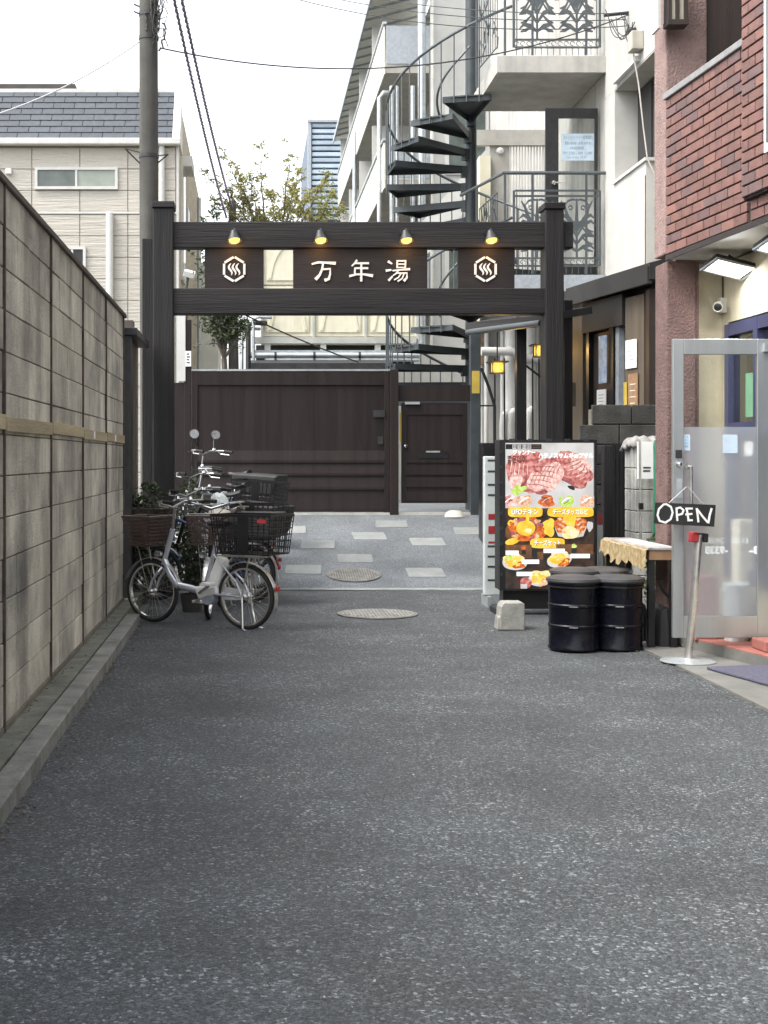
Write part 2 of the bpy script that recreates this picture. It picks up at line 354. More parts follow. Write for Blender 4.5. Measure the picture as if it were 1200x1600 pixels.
def leafmat(name, c1, c2, tr=.45):
    m = bpy.data.materials.new(name); m.use_nodes = True; n = m.node_tree; n.nodes.clear()
    g = n.nodes.new('ShaderNodeNewGeometry'); nz = n.nodes.new('ShaderNodeTexNoise'); nz.inputs['Scale'].default_value = 4.5; nz.inputs['Detail'].default_value = 5; link(n, g.outputs['Position'], nz.inputs['Vector'])
    r = n.nodes.new('ShaderNodeMapRange'); r.inputs[1].default_value = .36; r.inputs[2].default_value = .64; link(n, nz.outputs[0], r.inputs[0])
    mx = n.nodes.new('ShaderNodeMix'); mx.data_type = 'RGBA'; mx.inputs[6].default_value = (*c1, 1); mx.inputs[7].default_value = (*c2, 1); link(n, r.outputs[0], mx.inputs[0])
    d = n.nodes.new('ShaderNodeBsdfPrincipled'); d.inputs['Roughness'].default_value = .5; t = n.nodes.new('ShaderNodeBsdfTranslucent'); ms = n.nodes.new('ShaderNodeMixShader'); ms.inputs[0].default_value = tr
    link(n, mx.outputs[2], d.inputs['Base Color']); link(n, mx.outputs[2], t.inputs[0]); link(n, d.outputs[0], ms.inputs[1]); link(n, t.outputs[0], ms.inputs[2])
    o = n.nodes.new('ShaderNodeOutputMaterial'); link(n, ms.outputs[0], o.inputs[0]); MATS[name] = m
leafmat('leaf_light', (.20, .23, .07), (.42, .38, .14), .65); leafmat('leaf_dark', (.02, .04, .016), (.06, .085, .03), .3)
for s_ in ('OPEN',): txt(s_)

# ------------------------------------------------------------ ground, lane, ramp, kerbs
YS, YG, ZG = 14.27, 18.1, .65                   # foot of the ramp, inner gate, height of the yard
def rz(y): return max(0., min(1., (y - YS) / (YG - YS))) * ZG
structure(part('ground', 'concrete', None, lambda m: m.poly([(-300, -60, -.03), (300, -60, -.03), (300, 900, -.03), (-300, 900, -.03)])))
def lane(m):
    nx, ny = 24, 110; X0, X1, Y0, Y1 = -.97, 2.86, -3, YS
    for j in range(ny + 1):
        for i in range(nx + 1):
            x = X0 + (X1 - X0) * i / nx; y = Y0 + (Y1 - Y0) * j / ny
            z = .005 * math.sin(x * 2.1 + y * .7) + .004 * math.sin(y * 1.9 - x) + .003 * math.sin(3.1 * x + 2.3 * y)
            m.v.append((x, y, z))
    for j in range(ny):
        for i in range(nx):
            a = j * (nx + 1) + i; m.f.append([a, a + 1, a + nx + 2, a + nx + 1]); m.mi.append(0); m.smf.append(True)
structure(part('asphalt_lane', 'asphalt', None, lane))
ramp = structure(part('paved_ramp', 'ramp_paving', None, lambda m: (m.add([(-1.35, YS, 0), (4.4, YS, 0), (4.4, YG, ZG), (-1.35, YG, ZG), (4.4, 24, ZG), (-1.35, 24, ZG)], [(0, 1, 2, 3), (3, 2, 4, 5)]))))
pm = mesh_of(MB().box(-.205, .205, -.2, .2, -.02, .006), 'paver', 'paver', .004)
sl = math.atan(ZG / (YG - YS))
for px, py in ((453, 828), (612, 819), (577, 838), (497, 851), (668, 847), (555, 873), (474, 890), (665, 895), (735, 830)):
    d = 8025 / (py - 716 + 356.4); p = piece('paver', pm, ramp, (wx(px, d), d, rz(d) + .002)); p.rotation_euler = (sl, 0, R(jig(5)))
def strip(m):
    x = -.2; pts = [(x + i * .05, .03 + .022 * math.sin(i * .31) + .012 * math.sin(i * 1.3) + jig(.014)) for i in range(77)]
    for (a, wa), (b, wb) in zip(pts, pts[1:]):
        m.add([(a, YS - wa, .006), (b, YS - wb, .006), (b, YS + .06, .018), (a, YS + .06, .018)], [(0, 1, 2, 3)])
structure(part('mortar_strip', 'paver', None, strip))
# left kerb
structure(part('gutter_shelf', 'kerb_moss', None, lambda m: m.box(-1.40, -1.064, -3, 14.1, -.02, .088)))
kerb = structure(bx('kerb_bed', 'wall_core', None, -1.066, -.972, -3, 11.38, -.02, .05))
km = mesh_of(MB().box(-.056, .056, 0, .594, -.02, .085), 'kerb_stone', 'kerb', .008)
for i in range(24): piece('kerb_stone', km, kerb, (-1.005, -3 + i * .6, jig(.003)), R(jig(.3)))
# right apron and shop step
structure(part('concrete_apron', 'concrete', None, lambda m: m.box(2.86, 6, -3, 14.0, -.02, .012)))
step = structure(part('shop_step', 'concrete', None, lambda m: m.prism([(3.15, 9.94, 0), (3.47, 8.55, 0), (3.6, 8.0, 0), (6, 8.0, 0), (6, 9.94, 0)], (0, 0, .085))))
tm = mesh_of(MB().box(-.14, .14, -.14, .14, 0, .014), 'tile', 'red_tile', .003)
ta = math.atan2(-1.39, .32); tu = Vector((math.cos(ta), math.sin(ta), 0)); tv = Vector((-tu.y, tu.x, 0))
for j in range(5):
    for i in range(4): piece('tile', tm, step, Vector((3.19, 9.77, .083)) + tu * (.14 + j * .285) + tv * (.145 + i * .285), ta)
# manholes
def manhole(x, y, r, mat, label, ti=0.):
    t = thing('manhole_cover', label, 'manhole cover', (x, y, rz(y)))
    a = part('ring', 'iron_cover', t, lambda m: m.lathe([(r * 1.0, .0), (r * 1.0, .008), (r * .93, .008), (r * .93, .002)], (x, y, rz(y) + .003), 40))
    def lid(m):
        m.lathe([(r * .915, .001), (r * .915, .009), (0.001, .009)], (x, y, rz(y) + .003), 40)
    b = part('lid', mat, t, lid)
    def stud(m):
        for i in range(-9, 10):
            for j in range(-9, 10):
                if math.hypot(i, j) < 9.4: m.box(x + i * r * .09 - r * .026, x + i * r * .09 + r * .026, y + j * r * .09 - r * .026, y + j * r * .09 + r * .026, rz(y) + .011, rz(y) + .0155)
    c = part('stud_pattern', mat, t, stud)
    if ti:
        for o in (a, b, c):
            o.matrix_parent_inverse = Matrix.Identity(4); o.location = -Vector((x, y, rz(y)))
        t.rotation_euler = (0, 0, 0)
        t.rotation_euler[0] = ti; t.location.z += .004
        for o in (a, b, c): o.location = (-x, -y, -rz(y))
manhole(1.13, 12.05, .36, 'cover_worn', 'round worn pale manhole cover flush in the dark asphalt')
manhole(1.13, 14.87, .30, 'iron_cover', 'round grey patterned manhole cover on the paved ramp', sl)
def litter(m):
    for i in range(60):
        y = random.uniform(3.4, 13) ; x = random.uniform(-.85, 2.7); r = random.choice((.004, .005, .006, .010)); a = random.random() * 6
        ps = [(x + r * math.cos(a + k * 1.25) * random.uniform(.6, 1.3), y + r * 1.3 * math.sin(a + k * 1.25) * random.uniform(.6, 1.2), .015 + jig(.002)) for k in range(5)]
        m.prism([Vector(p) - Vector((0, 0, .004)) for p in ps], (0, 0, .0015))
o = part('scattered_litter', 'litter', None, litter, kind='stuff'); tag(o, 'tiny pale leaf and paper scraps scattered on the asphalt', 'litter')

def grit(m):
    for i in range(420):
        k = random.random(); y = random.uniform(4, 14) if k < .6 else random.uniform(5, 11)
        x = -.945 + abs(random.gauss(0, .045)) if k < .6 else (2.86 - abs(random.gauss(0, .05)) if k < .92 else XWG + abs(random.gauss(0, .04)))
        z = .006 if k < .92 else .089; r = random.uniform(.003, .009); a = random.random() * 6
        m.prism([(x + r * math.cos(a + q * 1.26) * random.uniform(.5, 1.3), y + r * 1.6 * math.sin(a + q * 1.26) * random.uniform(.5, 1.2), z) for q in range(5)], (0, 0, .004))
XWG = -1.17
o = part('edge_grit', 'grit', None, grit, kind='stuff'); tag(o, 'brown grit and dead leaf bits gathered along the lane edges', 'grit')
# ------------------------------------------------------------ left block wall
XW = -1.187
wall = thing('block_wall', 'tall weathered concrete block wall with dark coping along the lane', 'wall', (XW - .1, 7, .09))
bx('wall_core', 'wall_core', wall, XW - .16, XW - .014, -2, 12.5, .05, 2.70)
bm_ = mesh_of(MB().box(-.05, 0, -.1851, .1851, -.0972, .0972), 'concrete_block', 'block', .003)
PB = [12.42 - 1.5 * i for i in range(6)]
for y1 in PB[:-1]:
    for k in range(4):
        for c in range(14):
            h = .2 if c < 13 else .0
            z = .115 + c * .2 + .1
            if c == 13: continue
            piece('concrete_block', bm_, wall, (XW + jig(.0035), y1 - .19 - k * .372, z))
def nearblocks(m):
    for i in range(16):
        for c in range(13):
            y = PB[-1] - .19 - i * .372 - .02 * (i // 4); z = .215 + c * .2
            m.box(XW - .05, XW, y - .184, y + .184, z - .0972, z + .0972)
part('block_courses', 'block', wall, nearblocks, kind='stuff')
for y1 in PB:
    bx('joint_post', 'rust_iron', wall, XW - .02, XW + .012, y1 - .008, y1 + .014, .085, 2.704)
    if y1 - 1.45 > -2: bx('footing', 'wall_core', wall, XW - .05, XW + .01, y1 - 1.47, y1 - .02, .08, .118)
def cap(m):
    m.box(XW - .2, XW + .022, -2, 12.56, 2.706, 2.742)
part('coping', 'wall_cap', wall, cap, bevel=.006)
bmesh_b = [(y, mesh_of(MB().box(-.008, .008, -.725, .725, -.036, .036), 'rail_board', 'old_board', .002)) for y in (PB[0],)]
for i, y1 in enumerate(PB[:-1]):
    p = piece('rail_board', bmesh_b[0][1], wall, (XW + .01, y1 - .745, 1.575 + jig(.008))); p.rotation_euler = (R(jig(.35)), 0, 0)
for px, py in ((57, 327), (148, 435), (213, 502)):
    d = F * (-XW + .12) / (CX - px) ; z = wz(py, d)
    bx('buttress_top', 'wall_cap', wall, XW - .34, XW - .15, d - .12, d + .12, 2.4, z)
tg = part('number_tag', 'paper', wall, lambda m: [m.box(XW + .018, XW + .021, y - .035, y + .035, 1.545, 1.60) for y in (10.0, 11.55)])
# side fence between the block wall and the gate
sf = thing('side_fence', 'narrow dark framed metal fence between block wall and gate post', 'fence', (-1.16, 13.4, .09))
bx('post', 'dark_metal', sf, -1.25, -1.13, 12.58, 12.70, .08, 2.55, bevel=.006)
bx('cap_rail', 'dark_metal', sf, -1.30, -1.07, 12.55, 14.05, 2.55, 2.62, bevel=.006)
bx('panel', 'dark_metal', sf, -1.20, -1.17, 12.70, 13.25, .09, 2.55)
bx('panel', 'entrance_tan', sf, -1.205, -1.175, 13.25, 13.75, .09, 2.55)
bx('panel', 'galvanised', sf, -1.21, -1.18, 13.75, 14.0, .09, 2.55)

# ------------------------------------------------------------ front gate with the name boards
D = YS
gate = thing('wooden_gate', 'dark timber gate arch with name boards spanning the lane', 'gate', (.8, D, 0))
def gpost(x0, x1, top, mat, cw):
    bx('post', mat, gate, wx(x0, D), wx(x1, D), D - .13, D + .13, -.02, wz(top + 10, D), bevel=.012)
    bx('post_cap', 'gate_wood', gate, wx(x0 - cw, D), wx(x1 + cw, D), D - .15, D + .15, wz(top + 10, D), wz(top, D), bevel=.008)
gpost(240, 272, 318, 'post_wood', 1.5); gpost(848, 877, 320, 'post_wood', 2)
bx('post_side_board', 'post_wood', gate, wx(223, D + .1), wx(240, D) - .004, D + .02, D + .14, -.02, wz(372, D), bevel=.006)
bx('top_beam', 'gate_wood', gate, wx(272, D) - .02, wx(893, D), D - .085, D + .085, wz(389, D), wz(348.5, D), bevel=.01)
bx('lower_beam', 'gate_wood', gate, wx(272, D) - .02, wx(848, D) + .02, D - .095, D + .095, wz(492, D), wz(452, D), bevel=.01)
DP = D - .035
panels = {}
for nm, x0, x1 in (('emblem_board', 320, 412), ('name_board', 458, 667), ('emblem_board', 715, 803)):
    panels[x0] = bx(nm, 'panel_wood', gate, wx(x0, D), wx(x1, D), DP, DP + .07, wz(453, D), wz(388, D))
def fg(u, v, n): p = at(u, v, D); return Vector((p.x, DP - .002 - n, p.z))
def emblem(m, cx, cy):
    r = 18.2
    c = [(cx + r * math.sin(R(60 * k)), cy - r * 1.06 * math.cos(R(60 * k))) for k in range(7)]
    for a, b in zip(c, c[1:]):
        a, b = Vector(a), Vector(b); m.ribbon([a.lerp(b, .055), a.lerp(b, .945)], 3.5, fg, .012)
    for i in (-1, 0, 1):
        pts = []; ws = []
        for k in range(13):
            t = k / 12; pts.append((cx + i * 5.9 + 2.5 * math.sin(t * 6.28 + 2.7), cy - 9.3 + 18.6 * t)); ws.append(.5 + 2.7 * math.sin(math.pi * t) ** .7)
        m.ribbon(pts, ws, fg, .012)
part('emblem', 'letter_ivory', panels[320], lambda m: emblem(m, 366, 421.5))
part('emblem', 'letter_ivory', panels[715], lambda m: emblem(m, 757.5, 421.5))
K = [[([(45, 158), (110, 140), (180, 142), (296, 150)], [18, 22, 20, 34]), ([(165, 142), (152, 215), (128, 270), (84, 318)], [20, 22, 26, 36]), ([(158, 212), (237, 207), (236, 262), (222, 312), (178, 326)], [18, 18, 20, 26, 34])],
     [([(516, 114), (492, 150), (460, 178)], [22, 20, 16]), ([(496, 149), (640, 148)], [18, 22]), ([(492, 200), (632, 200)], [18, 22]), ([(495, 193), (492, 272)], [18, 18]), ([(435, 283), (510, 264), (590, 264), (682, 280)], [26, 20, 20, 34]), ([(560, 148), (559, 338)], [20, 24])],
     [([(836, 128), (880, 156)], [26, 16]), ([(814, 226), (872, 218)], [26, 18]), ([(884, 284), (842, 330)], [16, 26]), ([(933, 118), (932, 200)], 16), ([(926, 124), (1026, 124)], 16), ([(1020, 118), (1016, 200)], 16), ([(934, 158), (1016, 158)], 13), ([(934, 193), (1016, 193)], 13),
      ([(884, 226), (980, 216), (1066, 210)], [16, 16, 26]), ([(945, 226), (920, 256), (888, 278)], [16, 16, 12]), ([(935, 252), (1034, 250), (1032, 300), (1000, 334)], [14, 16, 20, 28]), ([(972, 256), (945, 296), (900, 322)], [14, 14, 14]), ([(1004, 256), (985, 306), (936, 338)], [14, 14, 18])]]
for ch in K:
    mb = MB()
    for i, (pts, w) in enumerate(ch):
        mb.ribbon([(480 + a / 6.667, 390 + b / 6.667) for a, b in pts], [q / 6.667 for q in w] if isinstance(w, list) else w / 6.667, fg, .012 + .0004 * i)
    mb.build('character', 'letter_ivory', panels[458])
SPOTL = ['cone spotlight above the hexagon emblem board by the utility pole', 'cone spotlight on the gate beam above the first carved character', 'cone spotlight on the gate beam above the last carved character', 'cone spotlight above the hexagon emblem board near the extended beam end']
for (px, lb) in zip((365, 498, 630, 761), SPOTL):
    c = at(px, 365, D); y0 = D - .085
    t = thing('gate_spotlight', 'lit ' + lb, 'spotlight', (c.x, y0, c.z), 'spotlights on the gate beam')
    part('mount', 'black_metal', t, lambda m: (m.lathe([(.001, 0), (.05, 0), (.05, .03), (.001, .03)], (c.x, y0 + .002, c.z), 20, Vector((0, -1, 0))), m.tube([(c.x, y0 - .02, c.z), (c.x + .012, y0 - .07, c.z + .015), (c.x + .008, y0 - .105, c.z - .03)], .016)))
    ax = Vector((.1, -.35, -1)).normalized(); top = Vector((c.x + .002, y0 - .095, c.z - .015))
    sh = part('shade', 'dark_metal', t, lambda m: m.lathe([(.001, -.012), (.03, -.012), (.032, 0), (.076, .105), (.073, .105), (.028, .003)], top, 24, ax))
    part('bulb', 'warm_bulb', sh, lambda m: m.lathe([(.001, .128), (.03, .122), (.052, .108), (.058, .09), (.04, .06), (.001, .05)], top, 20, ax))
    ld = bpy.data.lights.new('gate_spotlight_lamp', 'POINT'); ld.energy = .8; ld.color = (1, .5, .16); ld.shadow_soft_size = .04
    lo = bpy.data.objects.new('gate_spotlight_lamp', ld); COL.objects.link(lo); lo.parent = t; lo.location = top + ax * .15 - Vector((c.x, y0, c.z)) + Vector((0, .02, 0))

# ------------------------------------------------------------ inner gate and side door
D2 = YG
def w2(x): return wx(x, D2)
def z2(y): return wz(y, D2)
sg = thing('sliding_gate', 'long dark brown sliding gate with ledged lower boards at top of ramp', 'gate', (w2(454), D2, ZG))
bx('stile', 'brown_gate', sg, w2(300), w2(309), D2 - .03, D2 + .03, z2(801), z2(580), bevel=.004)
bx('stile', 'brown_gate', sg, w2(600), w2(608), D2 - .03, D2 + .03, z2(801), z2(580), bevel=.004)
bx('top_rail', 'brown_gate', sg, w2(309), w2(600), D2 - .03, D2 + .03, z2(602), z2(580), bevel=.004)
bx('metal_capping', 'galvanised', sg, w2(299), w2(609), D2 - .035, D2 + .035, z2(580) + .001, z2(577))
bx('backing', 'brown_gate', sg, w2(309), w2(600), D2 + .013, D2 + .03, z2(800), z2(602))
nb = 8
for i in range(nb):
    a = w2(309) + (w2(600) - w2(309)) * i / nb; b = w2(309) + (w2(600) - w2(309)) * (i + 1) / nb
    bx('board', 'brown_gate', sg, a + .0006, b - .0006, D2 - .008, D2 + .012, z2(704), z2(602))
for y in (704, 723, 743, 765):
    y1 = {704: 723, 723: 743, 743: 765, 765: 799}[y]
    def slat(m): m.add([(w2(309), D2 - .012, z2(y)), (w2(600), D2 - .012, z2(y)), (w2(600), D2 - .034, z2(y1 - 4)), (w2(309), D2 - .034, z2(y1 - 4)), (w2(309), D2 - .034, z2(y1)), (w2(600), D2 - .034, z2(y1)), (w2(600), D2 + .01, z2(y1)), (w2(309), D2 + .01, z2(y1)), (w2(309), D2 + .01, z2(y)), (w2(600), D2 + .01, z2(y))],
                       [(0, 1, 2, 3), (3, 2, 5, 4), (4, 5, 6, 7), (7, 6, 9, 8), (8, 9, 1, 0)])
    part('ledge_board', 'brown_gate', sg, slat)
bx('pull_handle', 'dark_metal', sg, w2(583), w2(601), D2 - .045, D2 - .03, z2(652), z2(641))
bx('keyhole_plate', 'dark_metal', sg, w2(590), w2(598), D2 - .036, D2 - .03, z2(694), z2(682))
structure(part('gate_sill', 'pale_concrete', None, lambda m: m.box(w2(300), w2(760), D2 - .06, D2 + .2, ZG - .1, ZG + .02)))
gp = tag(bx('gate_post', 'brown_gate', None, w2(608) + .003, w2(622), D2 - .07, D2 + .07, ZG - .15, z2(578), bevel=.006), 'square brown post between the sliding gate and the side door', 'post')
gp2 = tag(bx('gate_post', 'brown_gate', None, w2(288), w2(299), D2 - .05, D2 + .09, ZG - .15, z2(500), bevel=.006), 'slim brown post at the closing end of the sliding gate', 'post')
tag(bx('filler_board', 'brown_gate', None, w2(268), w2(288) - .003, D2 + .0, D2 + .05, ZG - .1, z2(598)), 'narrow brown filler board between the gate posts', 'board')
for x0, x1, y0, y1, mt, lb in ((277, 290, 492, 596, 'white_trim', 'tall narrow white strip board hanging beside the slim gate post'), (290, 299, 549, 573, 'paper', 'small pale notice plate with dark lettering on the slim gate post')):
    t = tag(bx('notice_board', mt, None, w2(x0), w2(x1), D2 - .065, D2 - .053, z2(y1), z2(y0)), lb, 'sign')
part('lettering', 'ink', t, lambda m: [m.box(w2(292), w2(297 - (k % 2)), D2 - .0665, D2 - .0655, z2(568 - k * 4.4), z2(566 - k * 4.4)) for k in range(4)])
sdoor = thing('side_door', 'brown garden door with letter slot beside the sliding gate', 'door', (w2(678), D2, ZG))
bx('lintel_board', 'brown_gate', sdoor, w2(622) + .003, w2(735), D2 - .03, D2 + .03, z2(627), z2(602))
bx('door_leaf', 'brown_gate', sdoor, w2(627), w2(730), D2 - .012, D2 + .02, z2(786), z2(630), bevel=.003)
bx('frame_stile', 'brown_gate', sdoor, w2(627), w2(635), D2 - .026, D2 - .013, z2(785), z2(632)); bx('frame_stile', 'brown_gate', sdoor, w2(722), w2(730), D2 - .026, D2 - .013, z2(785), z2(632))
bx('frame_rail', 'brown_gate', sdoor, w2(635), w2(722), D2 - .024, D2 - .013, z2(648), z2(632)); bx('frame_rail', 'brown_gate', sdoor, w2(635), w2(722), D2 - .024, D2 - .013, z2(723), z2(703))
for y in (727, 746, 768): bx('ledge_board', 'brown_gate', sdoor, w2(635), w2(722), D2 - .028, D2 - .013, z2(y + 15), z2(y))
bx('letter_slot', 'black_metal', sdoor, w2(654), w2(700), D2 - .031, D2 - .0245, z2(716), z2(705)); bx('slot_flap', 'galvanised', sdoor, w2(665), w2(687), D2 - .036, D2 - .0315, z2(707), z2(704.5))
part('door_knob', 'chrome', sdoor, lambda m: m.lathe([(.001, .05), (.022, .045), (.027, .03), (.012, .015), (.02, 0)], (w2(633), D2 - .026, z2(697)), 14, Vector((0, -1, 0))))
bx('door_closer', 'galvanised', sdoor, w2(632), w2(655), D2 - .06, D2 - .031, z2(632), z2(628)); bx('edge_strip', 'yellow_plate', sdoor, w2(624.5), w2(627), D2 - .02, D2, z2(690), z2(645))
st = tag(bx('steel_post', 'stair_grey', None, w2(734), w2(750), D2 - .07, D2 + .07, ZG - .1, z2(512), bevel=.006), 'dark grey steel post beside the side door under passage roof', 'post')
part('yellow_label', 'yellow_plate', st, lambda m: m.box(w2(736), w2(748), D2 - .074, D2 - .0705, z2(615), z2(580)))
tag(part('stone', 'pale_concrete', None, lambda m: m.lathe([(.001, .09), (.07, .085), (.12, .05), (.15, .0)], (w2(708), D2 - .14, rz(D2 - .14) - .01), 9)), 'rough pale stone lying at the foot of the side door', 'stone')

# ------------------------------------------------------------ pale house on the left
DH = 25.0
def hx(x): return wx(x, DH)
def hz(y): return wz(y, DH)
ho = thing('house', 'pale sided two storey house with blue grey slate roof behind the wall', 'house', (hx(100), DH, 0))
xr = hx(278)
bx('wall', 'side_wall', ho, -9, xr, DH + .03, DH + .85, -.03, hz(226)); bx('wall', 'side_wall', ho, -9, xr - .001, DH + .851, DH + 11, -.03, 8.2)
# siding boards on the front
pw, ph = .893, .40
sid = mesh_of(MB().box(0, pw - .016, -.0, .028, 0, ph - .012), 'siding_panel', 'siding', .003)
zt = hz(229)
for r in range(17):
    z = zt - .01 - (r + 1) * ph - (.045 if r > 2 else 0)
    for c in range(6):
        x = xr - .03 - (c + 1) * pw + (0.24 if c < 0 else 0)
        piece('siding_panel', sid, ho, (x, DH, z))
bx('belt_trim', 'white_trim', ho, -9, xr - .01, DH - .015, DH + .03, zt - 3 * ph - .05, zt - 3 * ph - .012)
bx('corner_trim', 'white_trim', ho, xr - .03, xr + .015, DH - .012, DH + .05, -.03, zt)
bx('gutter', 'white_trim', ho, -9, xr + .06, DH - .2, DH - .05, zt, zt + .12, bevel=.02)
# roof slope with single slates
ya, yb = DH - .12, DH + .78; za, zb = zt + .10, wz(144, DH + .78)
rf = part('roof', 'slate', ho, lambda m: (m.prism([(-9, ya, za), (-9, yb, zb), (-9, yb, za - .1)], (xr - .02 + 9, 0, 0)), m.box(-9, xr - .05, yb, DH + 10.5, 8.1, zb - .02)))
nrow = 8; sln = math.hypot(yb - ya, zb - za); ang = math.atan2(zb - za, yb - ya); rh = sln / nrow
sm_ = mesh_of(MB().add([(0, 0, 0), (.384, 0, 0), (.384, rh * 1.1, 0), (0, rh * 1.1, 0), (0, 0, .022), (.384, 0, .022), (.384, rh * 1.1, .006), (0, rh * 1.1, .006)], [(3, 2, 1, 0), (4, 5, 6, 7), (0, 1, 5, 4), (1, 2, 6, 5), (2, 3, 7, 6), (3, 0, 4, 7)]), 'roof_slate', 'slate')
for r in range(nrow):
    for c in range(-1, 14):
        x = xr - .20 - (c + 1) * .396 + (.198 if r % 2 else 0)
        w_ = min(1., (xr - .1 - x) / .392)
        if w_ < .2: continue
        t_ = r / nrow; o = piece('roof_slate', sm_, rf, (x, ya + (yb - ya) * t_, za + (zb - za) * t_ + .012)); o.rotation_euler = (ang, 0, 0); o.scale = (w_, 1, 1)
bx('ridge_flashing', 'white_trim', rf, -9, xr + .03, yb - .03, yb + .12, zb - .01, zb + .06)
part('verge_trim', 'white_trim', rf, lambda m: m.prism([(xr - .10, ya - .04, za - .02), (xr - .10, yb, zb + .07), (xr - .10, yb + .1, zb + .07), (xr - .10, yb + .1, za - .08)], (.14, 0, 0)))
bx('roof_deck', 'wall_cap', rf, -9, hx(104), DH + 1.2, DH + 3, zb, wz(131, DH + 1.2))
def window(parent, x0, x1, z0, z1, y, glassmats, fw=.05):
    f = part('window', 'white_trim', parent, lambda m: (m.box(x0 - fw, x1 + fw, y - .04, y + .02, z1, z1 + fw), m.box(x0 - fw, x1 + fw, y - .05, y + .02, z0 - fw, z0), m.box(x0 - fw, x0, y - .04, y + .02, z0, z1), m.box(x1, x1 + fw, y - .04, y + .02, z0, z1), m.box((x0 + x1) / 2 - .02, (x0 + x1) / 2 + .02, y - .035, y + .02, z0, z1)))
    xm = (x0 + x1) / 2
    for k, (a, b) in enumerate(((x0, xm - .02), (xm + .02, x1))): part('pane', glassmats[k % len(glassmats)], f, lambda m: m.box(a, b, y - .012, y + .002, z0, z1))
    return f
M('house_glass', (.10, .12, .11), .12, var=.25, scale=2); M('house_glass_light', (.26, .29, .25), .2, var=.12, scale=2)
window(ho, hx(59), hx(180), hz(292), hz(266), DH - .008, ['house_glass', 'house_glass_light'])
window(ho, hx(96), hx(130), hz(430), hz(390), DH - .008, ['dark_opening'])
part('downpipe', 'white_trim', ho, lambda m: m.tube([(hx(253), DH - .07, zt), (hx(253), DH - .07, 3)], .055, 10)); part('downpipe', 'white_trim', ho, lambda m: m.tube([(hx(172), DH - .07, zt - 1.25), (hx(172), DH - .07, 0)], .07, 10))
part('vent_cap', 'pale_parapet', ho, lambda m: m.box(hx(9), hx(19), DH - .07, DH - .001, hz(273), hz(264)), bevel=.02)
# side wall, facing the lane
for y, z0, z1, w in ((26.4, 4.9, 7.0, .8), (28.2, 6.0, 6.6, .5), (27.9, 5.9, 6.0, 2.0)):
    f = bx('window_hood' if z1 - z0 < .3 else 'window', 'wall_cap' if z1 - z0 < .3 else 'white_trim', ho, xr + .001, xr + .05, y - w / 2 - .05, y + w / 2 + .05, z0 - .05, z1 + .05)
    if z1 - z0 > .3: bx('pane', 'house_glass', f, xr + .045, xr + .056, y - w / 2, y + w / 2, z0, z1)
bx('bay', 'white_trim', ho, xr + .002, xr + .22, 26.0, 27.0, 7.05, 7.25)
part('vent_pipe', 'galvanised', ho, lambda m: m.tube([(xr + .12, 32, 3), (xr + .12, 32, 7.6)], .05))
bx('low_extension', 'pale_parapet', ho, xr - 1, xr + .55, 33, 36, -.03, 6.2)
# small white floodlight on the house corner seen through the gate
fl = thing('wall_floodlight', 'small white floodlight on a stalk by the pale house side', 'floodlight', (wx(297, 24), 24, 0))
part('head', 'white_trim', fl, lambda m: m.obox(at(296, 428, 24), (.2, .16, .11), Euler((R(20), R(15), 0)).to_matrix()), bevel=.01); part('stalk', 'dark_metal', fl, lambda m: m.tube([at(294, 432, 24), at(291, 452, 24), at(291, 600, 24), Vector((wx(291, 24), 24, 0))], .025))

# ------------------------------------------------------------ utility poles and lines
DPL = 14.78
up = thing('utility_pole', 'tall grey concrete utility pole behind the gate post', 'utility pole', (wx(232, DPL), DPL, 0))
pxc = wx(232.5, DPL)
part('shaft', 'pole_concrete', up, lambda m: m.tube([(pxc + .02, DPL, 0), (pxc, DPL, 4.6), (pxc - .005, DPL, 7.6)], [.108, .104, .100], 24))
for z in (4.72, 6.02, 6.28): part('band', 'dark_metal', up, lambda m: m.lathe([(.1065, -.02), (.110, -.02), (.110, .02), (.1065, .02)], (pxc, DPL, z), 24))
part('step_bracket', 'dark_metal', up, lambda m: (m.bar((pxc - .10, DPL - .03, 4.64), (pxc - .25, DPL - .1, 4.78), .012), m.bar((pxc - .25, DPL - .1, 4.78), (pxc - .09, DPL - .1, 4.74), .012)))
part('step_bracket', 'dark_metal', up, lambda m: (m.bar((pxc + .10, DPL - .03, 4.64), (pxc + .22, DPL - .1, 4.72), .012), m.bar((pxc + .22, DPL - .1, 4.72), (pxc + .1, DPL - .1, 4.70), .012)))
def vine(m):
    for s_ in range(9):
        p = Vector((pxc + random.uniform(.02, .16), DPL - random.uniform(.02, .12), 5.95 + random.uniform(-.1, .25))); pts = [p.copy()]
        for k in range(12):
            p = p + Vector((jig(.03), jig(.02), .06 + jig(.03) if s_ % 3 else .03 + jig(.05))); p.x = max(min(p.x, pxc + .2), pxc - .1 if s_ == 0 else pxc + .03); pts.append(p.copy())
        m.tube(pts, .007 + .004 * (s_ % 3 == 0), 5)
    for k in range(6): m.tube([(pxc + .1, DPL - .05, 6.0 + k * .1), (pxc + .18 + jig(.03), DPL - .08, 5.98 + k * .12 + jig(.05)), (pxc + .2 + jig(.04), DPL - .06, 5.9 + k * .12)], .006, 5)
    for z in (6.28, 6.36): m.tube([(pxc - .1, DPL - .02, z), (pxc - .16, DPL - .04, z + .02)], .009, 5)
    m.tube([(pxc - .09, DPL - .09, 6.75), (pxc + .02, DPL - .112, 6.5), (pxc + .12, DPL - .08, 6.2)], .008, 5)
part('dry_vines', 'pole_concrete', up, vine)
dp2 = 27.0
p2 = thing('utility_pole', 'thin far utility pole rising behind the trees', 'utility pole', (wx(365, dp2), dp2, 0))
part('shaft', 'pole_concrete', p2, lambda m: m.tube([(wx(367, dp2), dp2, 0), (wx(363, dp2), dp2, wz(314, dp2))], [.13, .075], 16))
